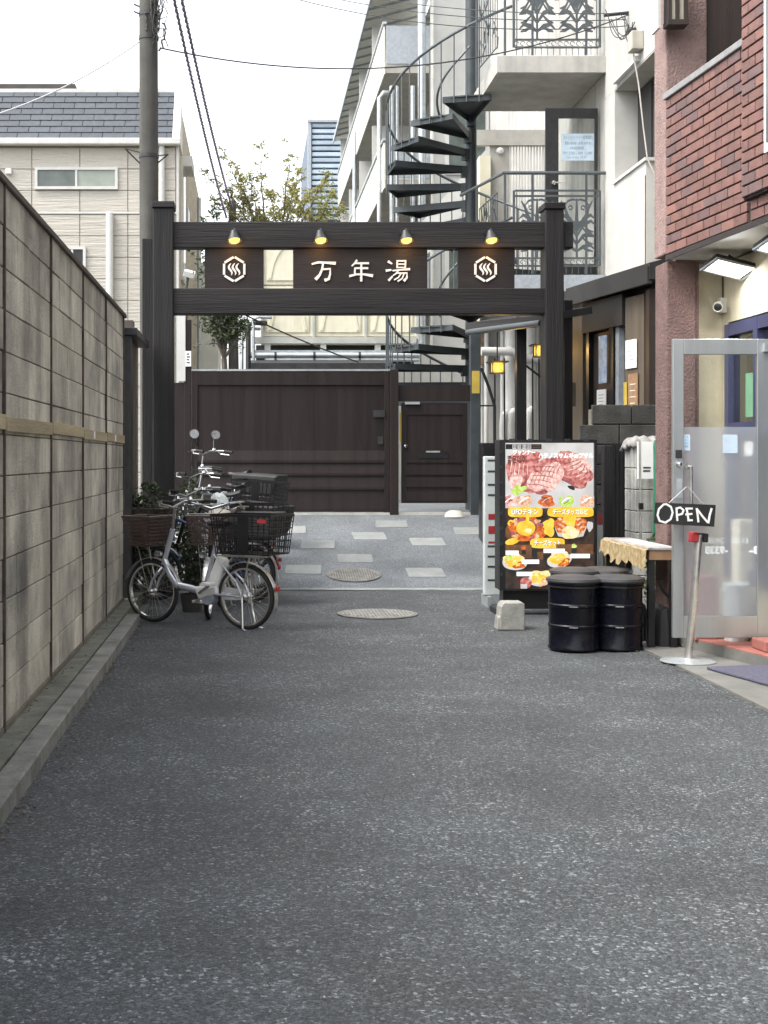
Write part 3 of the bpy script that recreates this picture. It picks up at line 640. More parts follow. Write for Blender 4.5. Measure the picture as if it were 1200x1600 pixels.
part('pole_bracket', 'dark_metal', p2, lambda m: m.bar((wx(363, dp2), dp2 - .1, wz(335, dp2)), (wx(372, dp2), dp2 - .1, wz(345, dp2)), .03))
def sag(a, b, s, n=24):
    a, b = Vector(a), Vector(b); return [a.lerp(b, i / n) - Vector((0, 0, s * 4 * (i / n) * (1 - i / n))) for i in range(n + 1)]
def coil(m, pts, r, turns, a):
    m.tube(pts, r, 7)
    q = []; n = len(pts) - 1; N = int(turns * 8)
    for i in range(N + 1):
        t = i / N * n; k = min(int(t), n - 1); p = pts[k].lerp(pts[k + 1], t - k); w = i / 8 * 2 * math.pi
        q.append(p + Vector((math.cos(w), 0, math.sin(w))) * a)
    m.tube(q, r * .55, 5)
for (x0, x1, y1, lb) in ((266, 354, 340, 'slack purple black spiral wrapped cable running to the far pole'), (278, 362, 322, 'tauter purple black spiral wrapped cable running to the far pole top')):
    mb = MB(); coil(mb, sag(at(x0, -30, 13.2), at(x1, y1, dp2 - .1), .12, 30), .013, 75, .016); tag(mb.build('spiral_cable', 'purple_cable'), lb, 'cable', 'spiral cables above the gate')
def wire(pts, r, mat, lb, nm='overhead_wire'):
    return tag(part(nm, mat, None, lambda m: m.tube(pts, r, 6)), lb, 'wire')
wire(sag((pxc - .11, DPL, wz(66, DPL)), at(-60, 195, 12.2), .10), .0075, 'white_wire', 'thin pale wire drooping from the concrete pole over the pale house')
wire(sag((pxc + .12, DPL - .03, wz(76, DPL)), at(985, 22, 16.4), .42, 40), .008, 'cable', 'thin dark wire sagging from the concrete pole to the white building')
for i, (a, b, s_, lb) in enumerate((((425, -12), (985, 40), .22, 'lowest'), ((470, -14), (990, 30), .16, 'middle'), ((520, -14), (992, 20), .12, 'uppermost'))):
    wire(sag(at(*a, 19 + i), at(*b, 16.45), s_), .006, 'cable', lb + ' dark wire of the bundle crossing above the spiral stair')
tag(part('guy_wire', 'cable', None, lambda m: m.tube(sag(at(383, 492, 21), at(560, 566, 22.3), .03), .012, 6)), 'dark slanting wire across the cream water tank', 'wire')

# ------------------------------------------------------------ trees behind the inner gate
def tree(name, label, base, fork, shoots, leafmat_, leaf, nleaf, spread, trunk_r, group='trees behind the inner gate'):
    t = thing(name, label, 'tree', base, group); b0 = Vector(base); b = Vector(fork); tm_, lm_ = MB(), MB()
    tm_.tube([b0, b0.lerp(b, .5) + Vector((.05, 0, 0)), b], [trunk_r * 1.5, trunk_r * 1.2, trunk_r], 8)
    for (tip, nl) in shoots:
        tip = Vector(tip); mid = b.lerp(tip, .5) + Vector((jig(.2), jig(.2), .1)); n = 16; pts = []
        for i in range(n + 1):
            u = i / n; p = b * (1 - u) ** 2 + mid * 2 * u * (1 - u) + tip * u * u; pts.append(p + Vector((jig(.04), jig(.04), 0)) * u)
        tm_.tube(pts, [trunk_r * .6 * (1 - u / n) ** 1.3 + .004 for u in range(n + 1)], 5)
        for k in range(nl):
            u = random.uniform(.12, 1) ** .75; i = min(int(u * n), n - 1); p0 = pts[i].lerp(pts[i + 1], u * n - i)
            dv = (Vector((jig(1), jig(1), random.uniform(-.35, .9))).normalized() * spread * (1.25 - u)) * random.uniform(.3, 1.1)
            p1 = p0 + dv; pm_ = p0.lerp(p1, .5) + Vector((jig(.04), jig(.04), .04)); tm_.tube([p0, pm_, p1], [.006, .004, .002], 3, cap=False)
            for q in range(nleaf):
                w = random.uniform(.15, 1.05); c = p0.lerp(p1, w) + Vector((jig(.05), jig(.05), jig(.05)))
                a = Euler((jig(1.4), jig(1.4), random.random() * 6.28)).to_matrix(); s_ = leaf * random.uniform(.55, 1.25)
                vs_ = [c + a @ Vector(v) * s_ for v in ((0, -.5, 0), (.2, -.1, .04), (.14, .28, .03), (0, .6, -.03), (-.14, .28, .03), (-.2, -.1, .04))]
                lm_.add(vs_, [(0, 1, 2, 3), (0, 3, 4, 5)])
    tm_.build('trunk', 'bark', t); lm_.build('crown', leafmat_, t, kind='stuff')
dT = 27.0
def tp(x, y, dy=0): return at(x, y, dT + dy)
tree('garden_tree', 'airy yellow green tree with upright shoots rising above the gate beam', (wx(440, dT), dT, ZG), tp(428, 425),
     [(tp(322, 268, .3), 26), (tp(332, 310, -.2), 34), (tp(345, 285, .1), 30), (tp(348, 236), 22), (tp(366, 258, .4), 26), (tp(405, 222, .2), 20), (tp(452, 221, -.3), 20), (tp(392, 272, -.2), 36), (tp(470, 262, .1), 40), (tp(515, 268, .3), 36), (tp(528, 300, -.2), 44), (tp(455, 292, .5), 50), (tp(490, 300, -.3), 50), (tp(420, 300, -.4), 46), (tp(375, 305, .2), 40), (tp(540, 325, .2), 40), (tp(515, 330, -.4), 36), (tp(405, 330, .3), 36)], 'leaf_light', .08, 10, .66, .05)
dT = 21.0
tree('dense_tree', 'small dense dark green tree beside the far pole', (wx(352, dT), dT, ZG), tp(350, 560),
     [(tp(330, 322), 40), (tp(350, 345, .2), 40), (tp(318, 345, .3), 34), (tp(345, 420), 44), (tp(322, 470, -.2), 44), (tp(372, 450, .1), 40), (tp(350, 480), 44), (tp(382, 500, -.1), 34), (tp(312, 400, .3), 26)], 'leaf_dark', .075, 9, .5, .045)

# ------------------------------------------------------------ cream water tank on its stand with pipes
DK = 23.2
def kx(x): return wx(x, DK)
def kz(y): return wz(y, DK)
wt = thing('water_tank', 'cream panelled water tank on a steel stand behind the inner gate', 'water tank', (kx(500), DK, ZG))
bx('tank_shell', 'tank_cream', wt, kx(409), kx(650), DK + .04, DK + 2.4, kz(527), kz(372))
pp = (kx(490) - kx(409))
def tpan():
    m = MB(); w, h = pp - .03, pp - .03
    m.box(0, w, .0, .03, 0, h); m.box(.07, w - .07, -.025, 0, .07, h - .07)
    pts = [(.12 + (w - .24) * i / 12, .10 + (h - .30) * math.sin(math.pi * i / 12) ** .6) for i in range(13)]
    m.ribbon(pts, .045, lambda u, v, n: Vector((u, -.026 - n, v)), .014); return m
tme = mesh_of(tpan(), 'tank_panel', 'tank_cream')
for c in range(3):
    for r in range(2): piece('tank_panel', tme, wt, (kx(409) + .015 + c * pp, DK, kz(527) + .015 + r * pp))
for c in range(4): bx('seam_strip', 'tank_frame', wt, kx(409) - .02 + c * pp, kx(409) + .02 + c * pp, DK - .045, DK + .03, kz(530), kz(375))
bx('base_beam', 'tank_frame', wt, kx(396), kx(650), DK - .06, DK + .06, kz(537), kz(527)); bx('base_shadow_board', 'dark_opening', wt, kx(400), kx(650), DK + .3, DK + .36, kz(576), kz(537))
for x in (418, 505, 590): bx('stand_leg', 'tank_frame', wt, kx(x) - .05, kx(x) + .05, DK - .03, DK + .07, ZG - .1, kz(537))
bx('lower_deck', 'galvanised', wt, kx(396), kx(650), DK - .12, DK + .2, kz(553), kz(548))
for y, r, lb, x0 in ((557, .05, 'thick grey horizontal pipe under the cream tank', 392), (564, .035, 'thin pale horizontal pipe below the thick tank pipe', 415)):
    t = tag(part('water_pipe', 'galvanised', None, lambda m: m.tube([(kx(x0), DK - .26, kz(y)), (kx(652), DK - .26, kz(y))], r, 10)), lb, 'pipe')
    for x in (430, 490, 560): part('clamp', 'dark_metal', t, lambda m: m.lathe([(r, -.02), (r + .012, -.02), (r + .012, .02), (r, .02)], (kx(x), DK - .26, kz(y)), 12, Vector((1, 0, 0))))
for i, (x, r) in enumerate(((378, .03), (388, .045), (396, .03))):
    tag(part('drain_pipe', 'galvanised' if i != 1 else 'dark_metal', None, lambda m: m.tube([(kx(x), DK - .3, ZG - .1), (kx(x), DK - .3, kz(520 - i * 9)), (kx(x + 8), DK - .2, kz(515 - i * 9)), (kx(x + 28), DK - .1, kz(515 - i * 9))], r, 8)), ('thin grey', 'dark', 'pale')[i] + ' bent pipe at the end of the cream tank', 'pipe')
tag(part('pump_roof', 'dark_metal', None, lambda m: m.prism([(kx(392), DK - .75, kz(572)), (kx(392), DK - .45, kz(566)), (kx(392), DK - .45, kz(620)), (kx(392), DK - .75, kz(620))], (kx(606) - kx(392), 0, 0))), 'low dark sheet roof just behind the sliding gate', 'roof')

# ------------------------------------------------------------ far buildings
bb = thing('blue_building', 'far building clad in blue horizontal ribbed sheets', 'building', (wx(515, 50), 50, 0))
bx('wall', 'blue_dark', bb, wx(483, 50), wx(600, 50), 50, 58, -.03, wz(191, 50)); bx('corner_trim', 'grey_panel', bb, wx(481, 50), wx(486, 50), 49.8, 50.2, -.03, wz(189, 50))
rib = mesh_of(MB().box(0, wx(600, 50) - wx(487, 50), -.14, 0, 0, .15), 'cladding_rib', 'blue_rib', .02)
for i in range(34): piece('cladding_rib', rib, bb, (wx(487, 50), 50, wz(191, 50) - .22 - i * .215))
bx('roof_trim', 'grey_panel', bb, wx(481, 50), wx(600, 50), 49.75, 50.3, wz(193, 50), wz(189, 50))

DA, XA = 30.0, 2.985
ap = thing('apartment_block', 'white apartment block with stacked long balconies receding behind the stair', 'building', (XA + 3, 36, 0))
bx('wall', 'white_render', ap, XA + 1.3, XA + 9, DA + .02, 50, -.03, 12.2)
for lv, (zb_, zt_) in enumerate(((4.85, 5.9), (7.46, 8.50), (10.0, 11.1))):
    bl = bx('balcony', 'soffit', ap, XA, XA + 1.32, DA, 46, zb_, zb_ + .16)
    bx('slab_edge', 'pale_parapet', bl, XA - .03, XA - .001, DA - .02, 46, zb_ - .03, zb_ + .2)
    pmn = mesh_of(MB().box(-.03, .0, 0, .94, 0, zt_ - zb_ - .27), 'parapet_panel', 'pale_parapet', .006)
    for k in range(16): piece('parapet_panel', pmn, bl, (XA, DA + .04 + k, zb_ + .22))
    bx('handrail', 'galvanised', bl, XA - .06, XA + .03, DA, 46, zt_, zt_ + .05)
    bx('end_panel', 'grey_panel', bl, XA + .02, XA + 1.0, DA - .02, DA + .02, zb_ + .2, zt_ - .05)
    for k in range(4): bx('divider', 'white_trim', bl, XA + .05, XA + 1.28, DA + 4 * k + 3.8, DA + 4 * k + 3.86, zb_ + .16, zb_ + 2.3)
    for k in range(4): bx('balcony_window', 'house_glass', bl, XA + 1.27, XA + 1.296, DA + 4 * k + .8, DA + 4 * k + 3.0, zb_ + .3, zb_ + 2.2)
ev_ = part('eave', 'pale_parapet', ap, lambda m: m.prism([(XA - .12, DA - .5, 12.35), (XA + 1.4, DA - .5, 12.75), (XA + 1.4, DA - .5, 12.80), (XA - .12, DA - .5, 12.40)], (0, 17, 0)))
for k in range(21): part('rafter', 'grey_panel', ev_, lambda m: m.bar((XA - .14, DA - .45 + k * .8, 12.33), (XA + 1.35, DA - .45 + k * .8, 12.72), .05, .06))
bx('eave_fascia', 'grey_panel', ev_, XA - .17, XA - .142, DA - .55, 46.5, 12.28, 12.45)
for nm, y, z1 in (('downpipe', 38, 10.6), ('downpipe', 30.6, 9.6)):
    part(nm, 'galvanised', ap, lambda m: m.tube([(XA - .07, y, 0), (XA - .07, y, z1), (XA + .02, y, z1 + .12), (XA + .3, y, z1 + .14)], .06, 10))
# end wall of the block, seen through the spiral stair
bx('end_wall', 'white_render', ap, XA + 1.0, XA + 2.7, DA - .6, DA, -.03, 12.0)
for px, r in ((612, .05), (620, .04), (659, .09), (645, .05)):
    part('drainpipe', 'galvanised', ap, lambda m: m.tube([(wx(px, DA - .75), DA - .75, 0), (wx(px, DA - .75), DA - .75, 9.5 + (px == 659) * 3)], r, 10))
f = bx('window', 'white_trim', ap, XA + 1.25, XA + 2.2, DA - .64, DA - .601, 7.6, 9.2); bx('pane', 'house_glass', f, XA + 1.33, XA + 2.12, DA - .65, DA - .641, 7.7, 9.1)
f = bx('window', 'white_trim', ap, XA + 1.25, XA + 2.2, DA - .64, DA - .601, 4.9, 6.3); bx('pane', 'house_glass', f, XA + 1.33, XA + 2.12, DA - .65, DA - .641, 5.0, 6.2)
part('outside_stair', 'white_trim', ap, lambda m: m.prism([(XA + .1, DA - 2.0, 5.0), (XA + .1, DA - 2.0, 5.8), (XA + 2.4, DA - 2.0, 8.4), (XA + 2.4, DA - 2.0, 7.6)], (0, .08, 0)))
bx('stair_wall', 'white_render', ap, XA + .0, XA + 2.6, DA - 2.2, DA - 2.02, -.03, 3.6)

# ------------------------------------------------------------ spiral stair
SX, SY, SR = 3.2, 19.6, 1.22
ss = thing('spiral_stair', 'dark grey steel spiral staircase climbing to the ornate balconies', 'staircase', (SX, SY, ZG))
part('centre_column', 'stair_grey', ss, lambda m: m.tube([(SX, SY, ZG - .1), (SX, SY, 12)], .082, 20))
FL = 6.62; ST = 2.9; RS = ST / 12
def pol(r, a, z): return Vector((SX + r * math.cos(R(a)), SY + r * math.sin(R(a)), z))
rails = []
for fl_ in range(2):
    rp_ = []
    for i in range(11):
        z = FL - fl_ * ST - RS * (i + 1); a = 258 - 24.5 * i; w = 15.5
        t_ = MB()
        t_.prism([pol(.07, a - w, z), pol(SR, a - w, z), pol(SR, a, z), pol(SR, a + w, z), pol(.07, a + w, z)], (0, 0, -.02))
        t_.bar(pol(.08, a + w, z - .06), pol(SR, a + w, z - .04), .012, .085); t_.bar(pol(.08, a - w, z - .055), pol(SR, a - w, z - .04), .012, .08)
        t_.bar(pol(SR, a - w, z - .05), pol(SR, a + w, z - .04), .012, .075)
        t_.obox(pol(.1, a, z - .08), (.08, .1, .16), Matrix.Rotation(R(a), 3, 'Z'))
        t_.build('tread', 'stair_grey', ss)
        for da in (-8, 0, 8):
            part('baluster', 'rail_grey', ss, lambda m: m.tube([pol(SR + .01, a + da, z - .1), pol(SR + .01, a + da, z + .92 - da / 24.5 * RS * -1)], .0095, 6))
    for k in range(81):
        u = -1.2 + k / 80 * 12.4; rp_.append(pol(SR + .01, 258 - 24.5 * u, FL - fl_ * ST - RS * (u + 1) + .93))
    part('handrail', 'rail_grey', ss, lambda m: m.tube(rp_, .021, 8))
    part('handrail', 'rail_grey', ss, lambda m: m.tube([pol(.42 + .12 * math.sin(k / 5), 258 - 24.5 * k / 4, FL - fl_ * ST - RS * (k / 4 + 1) + .9) for k in range(16)], .018, 8))

# ------------------------------------------------------------ white building with balconies
Y1, Y2, XB = 17.5, 19.45, 4.6
wb = thing('white_building', 'pale rendered building with concrete balconies beside the spiral stair', 'building', (6, 17, 0))
bx('wall', 'white_render', wb, XB, 9, 15.0, 17.48, wz(140, 17.03), 12)           # above the window
bx('wall', 'white_render', wb, XB + .002, 9, 17.03, 17.50, 2.9, 6.08)
bx('wall', 'stained_render', wb, 5.2, 9, 14.2, 17.0, 2.9, 6.08)
bx('parapet', 'white_render', wb, XB - .003, 5.15, 15.66, 17.03, 2.9, 4.86); bx('parapet_coping', 'white_trim', wb, XB - .03, 5.0, 15.62, 17.03, 4.862, 4.9)
bx('wall', 'beige_block', wb, XB + .18, 9, 13.9, 15.6, 2.9, 4.8); bx('wall', 'beige_block', wb, 4.62, 9, 14.6, 15.0, 6.35, 12)
bx('rear_wall', 'stained_render', wb, XB + .02, 9, 17.5, 26, -.03, 12)
wf = bx('window', 'dark_metal', wb, XB + .3, XB + .36, 15.1, 17.02, 4.9, 6.06)
for a, b in ((15.15, 15.75), (15.8, 16.35), (16.4, 16.98)): bx('pane', 'dark_opening', wf, XB + .28, XB + .299, a, b, 4.95, 6.0)
bx('window_reveal', 'soffit', wb, XB + .003, XB + .3, 15.1, 17.02, 6.05, 6.068)
bx('hood', 'white_trim', wb, XB - .06, XB - .004, 15.9, 16.9, 6.10, 6.16); bx('vent_box', 'beige_block', wb, XB - .14, XB - .001, 15.75, 15.95, 6.2, 6.42, bevel=.01)
bx('corner_stain', 'rust_iron', wb, XB - .006, XB - .0035, 15.665, 15.70, 2.95, 4.7)
XL = 3.25
for zb_, nm in ((6.42, 'upper'), (3.58, 'lower')):
    bl = bx('balcony', 'soffit' if nm == 'upper' else 'grey_panel', wb, XL, XB, Y1, Y2, zb_, zb_ + .02)
    bx('slab_fascia', 'stained_render' if nm == 'upper' else 'grey_panel', bl, XL - .005, XB + .002, Y1 - .06, Y1 - .001, zb_ - .012, zb_ + .2)
    bx('slab_side', 'stained_render' if nm == 'upper' else 'grey_panel', bl, XL - .06, XL - .006, Y1 - .055, Y2, zb_ - .010, zb_ + .2)
    bx('slab_top', 'pale_concrete', bl, XL, XB, Y1, Y2, zb_ + .03, zb_ + .19)
# screens behind the balconies
YB = 20.95
bx('screen_column', 'tank_cream', wb, wx(748, YB), wx(765, YB), YB - .08, YB + .1, -.03, 6.1); bx('screen_column', 'white_trim', wb, wx(852, YB), wx(864, YB), YB - .08, YB + .1, -.03, 7)
sw = bx('screen_wall', 'soffit', wb, wx(766, YB), wx(796, YB), YB, YB + .06, -.03, wz(216, YB)); bx('screen_beam', 'soffit', wb, wx(740, YB), wx(870, YB), YB - .05, YB + .05, wz(228, YB), wz(204, YB)); bx('screen_base', 'soffit', wb, wx(796, YB), wx(870, YB), YB, YB + .06, -.03, wz(440, YB))
for k in range(13): bx('screen_bar', 'white_trim', wb, wx(797 + k * 4.6, YB), wx(799.4 + k * 4.6, YB), YB, YB + .03, wz(440, YB), wz(228, YB))
part('screen_lamp', 'white_trim', wb, lambda m: m.lathe([(.001, .06), (.05, .05), (.06, 0)], (wx(781, YB), YB - .001, wz(236, YB)), 14, Vector((0, -1, 0))))
# ornamental railings
def motif(m, x0, x1, z0, z1, y, w=.014):
    cx = (x0 + x1) / 2; W = x1 - x0; Hh = z1 - z0
    def fr(u, v, n): return Vector((cx + u * W, y - n, z0 + v * Hh))
    def rb(pts, ww, dep=.012): m.ribbon(pts, ww / W if not isinstance(ww, list) else [q / W for q in ww], fr, dep)
    rb([(0, 0), (0, .55)], .028); rb([(0, .55), (0, .97)], [.05, .02])
    for s_ in (-1, 1):
        rb([(s_ * .02, .53), (s_ * .15, .57), (s_ * .24, .68), (s_ * .30, .82), (s_ * .40, .93)], [.05, .055, .045, .03, .012], .0112)
        rb([(s_ * .30, .86), (s_ * .22, .93), (s_ * .10, .955), (0, .94)], [.012, .018, .018, .012], .0104)
        rb([(s_ * (.16 + .05 * math.cos(k * .8)), .82 + .032 * math.sin(k * .8)) for k in range(8)], .012, .0098)
        for k, (v0, v1, sp) in enumerate(((.10, .20, .46), (.22, .40, .46), (.34, .60, .48), (.42, .70, .47))):
            rb([(0, v0), (s_ * sp * .35, v0 + (v1 - v0) * .75), (s_ * sp * .75, v1), (s_ * sp, v1 - .07)], [.02, .034, .026, .008], .011 - k * .0004)
            rb([(s_ * sp * .3, v0 + (v1 - v0) * .6), (s_ * sp * .62, v0 + .02), (s_ * sp * .9, v0 + .0)], [.012, .026, .01], .0087 - k * .0003)
def railing(name, label, z0, rail_z, cat='railing'):
    t = thing(name, label, cat, (4, Y1 - .02, z0), 'ornamental balcony railings'); y = Y1 - .03
    xa, xb = wx(789, y), wx(944, y)
    part('handrail', 'rail_grey', t, lambda m: m.tube([(XL - .32, Y1 + 1.3, rail_z - .03), (xa - .02, y, rail_z), (xb + .03, y, rail_z)], .023, 8))
    for x in (xa, wx(832, y), wx(916, y)): bx('post', 'rail_grey', t, x - .014, x + .014, y - .014, y + .014, z0, rail_z)
    bx('post', 'rail_grey', t, XL - .2, XL - .17, Y1 + .75, Y1 + .78, z0 - .2, rail_z - .02)
    pa, pb = wx(801, y), wx(939, y); za_, zb2 = z0 + .10, rail_z - .23
    def frame(m):
        m.box(pa, pa + .03, y - .012, y + .012, za_, zb2); m.box(pb - .03, pb, y - .012, y + .012, za_, zb2)
        for z in (za_, za_ + .10, zb2 - .07, zb2): m.box(pa + .03, pb - .03, y - .010, y + .010, z - .012, z + .012)
        for x in (pa + .055, pb - .055): m.box(x - .006, x + .006, y - .008, y + .008, za_ + .012, zb2 - .012)
    fo = part('panel_frame', 'rail_grey', t, frame)
    pmid = (pa + pb) / 2
    for a, b in ((pa + .06, pmid), (pmid, pb - .06)): part('ornament', 'rail_grey', fo, lambda m: motif(m, a, b, za_ + .11, zb2 - .08, y))
    def small(m):
        for k in range(14):
            x = pa + .05 + (pb - pa - .1) * k / 13; m.ribbon([(x + .03 * math.cos(q), za_ + .05 + .03 * math.sin(q)) for q in (0, 1, 2, 3, 4, 5)], .007, lambda u, v, n: Vector((u, y - n, v)), .006 + .0002 * k)
            m.box(x - .004, x + .004, y - .004, y + .004, z0, za_)
    part('scroll_row', 'rail_grey', fo, small)
    def side(m):
        q0, q1 = Vector((XL - .03, Y1 + .1, 0)), Vector((XL - .16, Y1 + .72, 0))
        for z in (za_ + .05, zb2): m.bar(q0 + Vector((0, 0, z)), q1 + Vector((0, 0, z - .1)), .014)
        for k in range(9): p = q0.lerp(q1, k / 8); m.bar(p + Vector((0, 0, za_ + .05 - .1 * k / 8)), p + Vector((0, 0, zb2 - .1 * k / 8)), .009)
        for k in range(26): a_ = q0.lerp(q1, random.random()) + Vector((0, 0, random.uniform(za_, zb2 - .15))); m.bar(a_, a_ + Vector((jig(.05), jig(.14), .14)), .012)
    part('side_panel', 'rail_grey', t, side)
railing('balcony_railing', 'grey wrought iron railing with plant motifs around the lower balcony', 3.80, wz(271, Y1))
railing('balcony_railing', 'grey wrought iron railing with plant motifs around the upper balcony', 6.64, 8.1)
# glazed door standing on the lower balcony
dd = Y1 + .32
bd = thing('balcony_door', 'dark framed glazed door with paper notice on the lower balcony', 'door', (wx(900, dd), dd, 3.78))
dx0, dx1, dz0, dz1 = wx(852, dd), XB - .015, 3.79, wz(170, dd)
bx('stile', 'dark_metal', bd, dx0, dx0 + .17, dd - .025, dd + .025, dz0, dz1); bx('stile', 'dark_metal', bd, dx1 - .04, dx1, dd - .025, dd + .025, dz0, dz1)
bx('rail', 'dark_metal', bd, dx0 + .17, dx1 - .04, dd - .024, dd + .024, dz1 - .125, dz1); bx('rail', 'dark_metal', bd, dx0 + .17, dx1 - .04, dd - .024, dd + .024, dz0, dz0 + .18)
bx('pane', 'clear_glass', bd, dx0 + .17, dx1 - .04, dd - .004, dd + .004, dz0 + .18, dz1 - .125)
part('door_handle', 'chrome', bd, lambda m: (m.lathe([(.001, .05), (.03, .045), (.033, .02), (.02, 0)], (dx0 + .10, dd - .025, wz(287, dd)), 12, Vector((0, -1, 0))), m.tube([(dx0 + .10, dd - .07, wz(287, dd)), (dx0 + .25, dd - .07, wz(286.5, dd))], .009)))
nx0, nx1, nz0, nz1 = wx(877, dd), wx(928, dd), wz(251, dd), wz(209, dd)
no = bx('notice', 'paper_blue', bd, nx0, nx1, dd - .008, dd - .0055, nz0, nz1)
def fn(u, v, n): return Vector((nx0 + u * (nx1 - nx0), dd - .0085 - n, nz0 + v * (nz1 - nz0)))
def ntext(m):
    put_text(m, 'コインランドリー営業案内', .05, .95, .79, .93, fn); put_text(m, '夏期 AM9:00', .1, .45, .58, .71, fn); put_text(m, '冬期 AM7:20', .52, .9, .58, .71, fn)
    put_text(m, '万年湯営業時間', .25, .68, .40, .52, fn); put_text(m, 'PM 3:00 - AM 12:00', .05, .93, .22, .33, fn); put_text(m, 'Last Access "22:30"', .18, .78, .08, .17, fn)
part('notice_text', 'ink_grey', no, ntext)
# insulators and drop cable on the white wall
el = thing('cable_clamp', 'cluster of insulators and looped wires on the white building wall', 'cable clamp', (XB - .05, 16.4, 6.8))
part('bracket', 'dark_metal', el, lambda m: m.tube([(XB, 16.4, wz(20, 16.4)), (XB - .3, 16.4, wz(24, 16.4))], .022))
part('insulator', 'dark_metal', el, lambda m: m.tube([(XB, 16.1, wz(48, 16.1)), (XB - .1, 16.1, wz(50, 16.1))], .04))
def loops(m):
    for k in range(7):
        a = Vector((XB - .05 - random.random() * .26, 16.4 + jig(.06), wz(22, 16.4) + jig(.06))); b = Vector((XB - .06 + jig(.03), 16.1 + jig(.1), wz(46, 16.1) + jig(.08))); q_ = sag(a, b, random.uniform(.03, .3), 12); w_ = jig(.06); m.tube([p + Vector((w_ * math.sin(i / 12 * 3.14), 0, 0)) for i, p in enumerate(q_)], .0055, 5)
part('loop', 'cable', el, loops)
tag(part('drop_cable', 'soffit', None, lambda m: m.tube([(XB - .07, 16.1, wz(50, 16.1)), (XB - .06, 15.95, wz(90, 15.95)), (XB - .05, 15.8, wz(130, 15.8)), (XB + .0 - .05, 15.6, wz(200, 15.6)), (XB - .02, 15.55, wz(248, 15.55)), (XB + .12, 15.4, wz(300, 15.4)), (XB + .16, 15.2, wz(345, 15.2))], .009, 6)), 'thick pale cable hanging down in front of the building window', 'cable')

# ------------------------------------------------------------ passage roof and lanterns right of the gate
pr = thing('passage_roof', 'small dark lean-to roof beside the gate with two posts', 'roof', (3.0, 15.6, 0))
part('roof_sheet', 'canopy', pr, lambda m: m.prism([(wx(848, 14.45), 14.45, wz(492, 14.45)), (wx(850, 14.45), 14.45, wz(503, 14.45)), (wx(728, 17.5), 17.5, wz(516, 17.5)), (wx(728, 17.5), 17.5, wz(505, 17.5))], (.55, .1, .10)))
part('gutter', 'rail_grey', pr, lambda m: m.tube([at(846, 505, 14.5), at(731, 519, 17.5)], .04, 10))
bx('post', 'post_wood', pr, wx(805, 15.6), wx(820, 15.6), 15.5, 15.62, .2, wz(496, 15.6)); bx('post', 'post_wood', pr, wx(880, 14.6), wx(893, 14.6), 14.55, 14.7, 0, wz(470, 14.6))
for i, (px, py, d, lb) in enumerate(((777, 575, 16.6, 'lit yellow lantern hanging on a cord beside the steel post'), (845, 549, 16.0, 'lit yellow lantern half hidden behind the gate post'))):
    c = at(px, py, d); t = thing('hanging_lantern', lb, 'lantern', c, 'lanterns in the side passage')
    part('lantern_shade', 'lantern_paper', t, lambda m: m.box(c.x - .065, c.x + .065, c.y - .065, c.y + .065, c.z - .055, c.z + .06))
    def fr(m):
        m.box(c.x - .12, c.x + .12, c.y - .12, c.y + .12, c.z + .065, c.z + .082); m.box(c.x - .085, c.x + .085, c.y - .085, c.y + .085, c.z - .07, c.z - .056)
        for a in (-1, 1):
            for b in (-1, 1): m.box(c.x + a * .07 - .008, c.x + a * .07 + .008, c.y + b * .07 - .008, c.y + b * .07 + .008, c.z - .056, c.z + .065)
        m.bar(c + Vector((-.06, -.068, -.05)), c + Vector((.06, -.068, .055)), .006); m.bar(c + Vector((.06, -.069, -.05)), c + Vector((-.06, -.069, .055)), .006)
    part('lantern_frame', 'black_metal', t, fr); part('cord', 'black_metal', t, lambda m: m.tube([c + Vector((0, 0, .08)), c + Vector((0, 0, .47))], .008, 6))
    ld = bpy.data.lights.new('lantern_lamp', 'POINT'); ld.energy = 2; ld.color = (1, .6, .2); ld.shadow_soft_size = .05; lo = bpy.data.objects.new('lantern_lamp', ld); COL.objects.link(lo); lo.parent = t; lo.location = (0, -.16, 0)
# pale service wall and pipes behind the passage
sv_ = thing('service_wall', 'pale wall with white insulated pipes behind the side passage', 'wall', (3.9, 18.6, 0))
bx('wall', 'white_render', sv_, wx(751, 19), 4.58, 18.9, 19.05, -.03, 3.4); 
for px, r, d in ((798, .085, 18.6), (826, .10, 18.5), (760, .03, 18.7), (838, .04, 18.6), (785, .03, 18.7)): part('pipe', 'white_trim', sv_, lambda m: m.tube([(wx(px, d), d, .2), (wx(px, d), d, 3.3)], r, 14))
for k, (px, py) in enumerate(((786, 650), (797, 648), (825, 645))): part('pipe_elbow', 'white_trim', sv_, lambda m: m.tube([at(px, py + 60, 18.35), at(px, py + 12, 18.35), at(px + 1, py, 18.35), at(px + 6, py - 6, 18.42)], .05, 12))
part('cross_pipe', 'white_trim', sv_, lambda m: m.tube([at(752, 549, 18.4), at(800, 549, 18.4), at(812, 560, 18.4), at(846, 560, 18.4)], .06, 12))
bx('timber_vent', 'wood_sign', sv_, wx(752, 18.8), wx(763, 18.8), 18.8, 18.89, wz(570, 18.8), wz(515, 18.8))
def scaff(m):
    for x in (773, 788, 832, 842): m.bar(at(x, 560, 17.6), at(x + 1, 790, 17.6), .018)
    m.tube([at(752, 575, 17.6), at(764, 605, 17.6), at(773, 635, 17.6), at(773, 700, 17.6)], .02); m.bar(at(750, 634, 17.6), at(774, 634, 17.6), .02); m.bar(at(820, 570, 17.6), at(846, 590, 17.6), .025)
tag(part('bar_trellis', 'black_metal', None, scaff), 'thin black metal bar trellis in the side passage', 'trellis')
tag(part('side_pipe_box', 'black_metal', None, lambda m: m.box(wx(752, 16.5), wx(772, 16.5), 16.4, 16.7, .3, wz(692, 16.5)), bevel=.01), 'low dark box between the steel post and the menu sign', 'box')

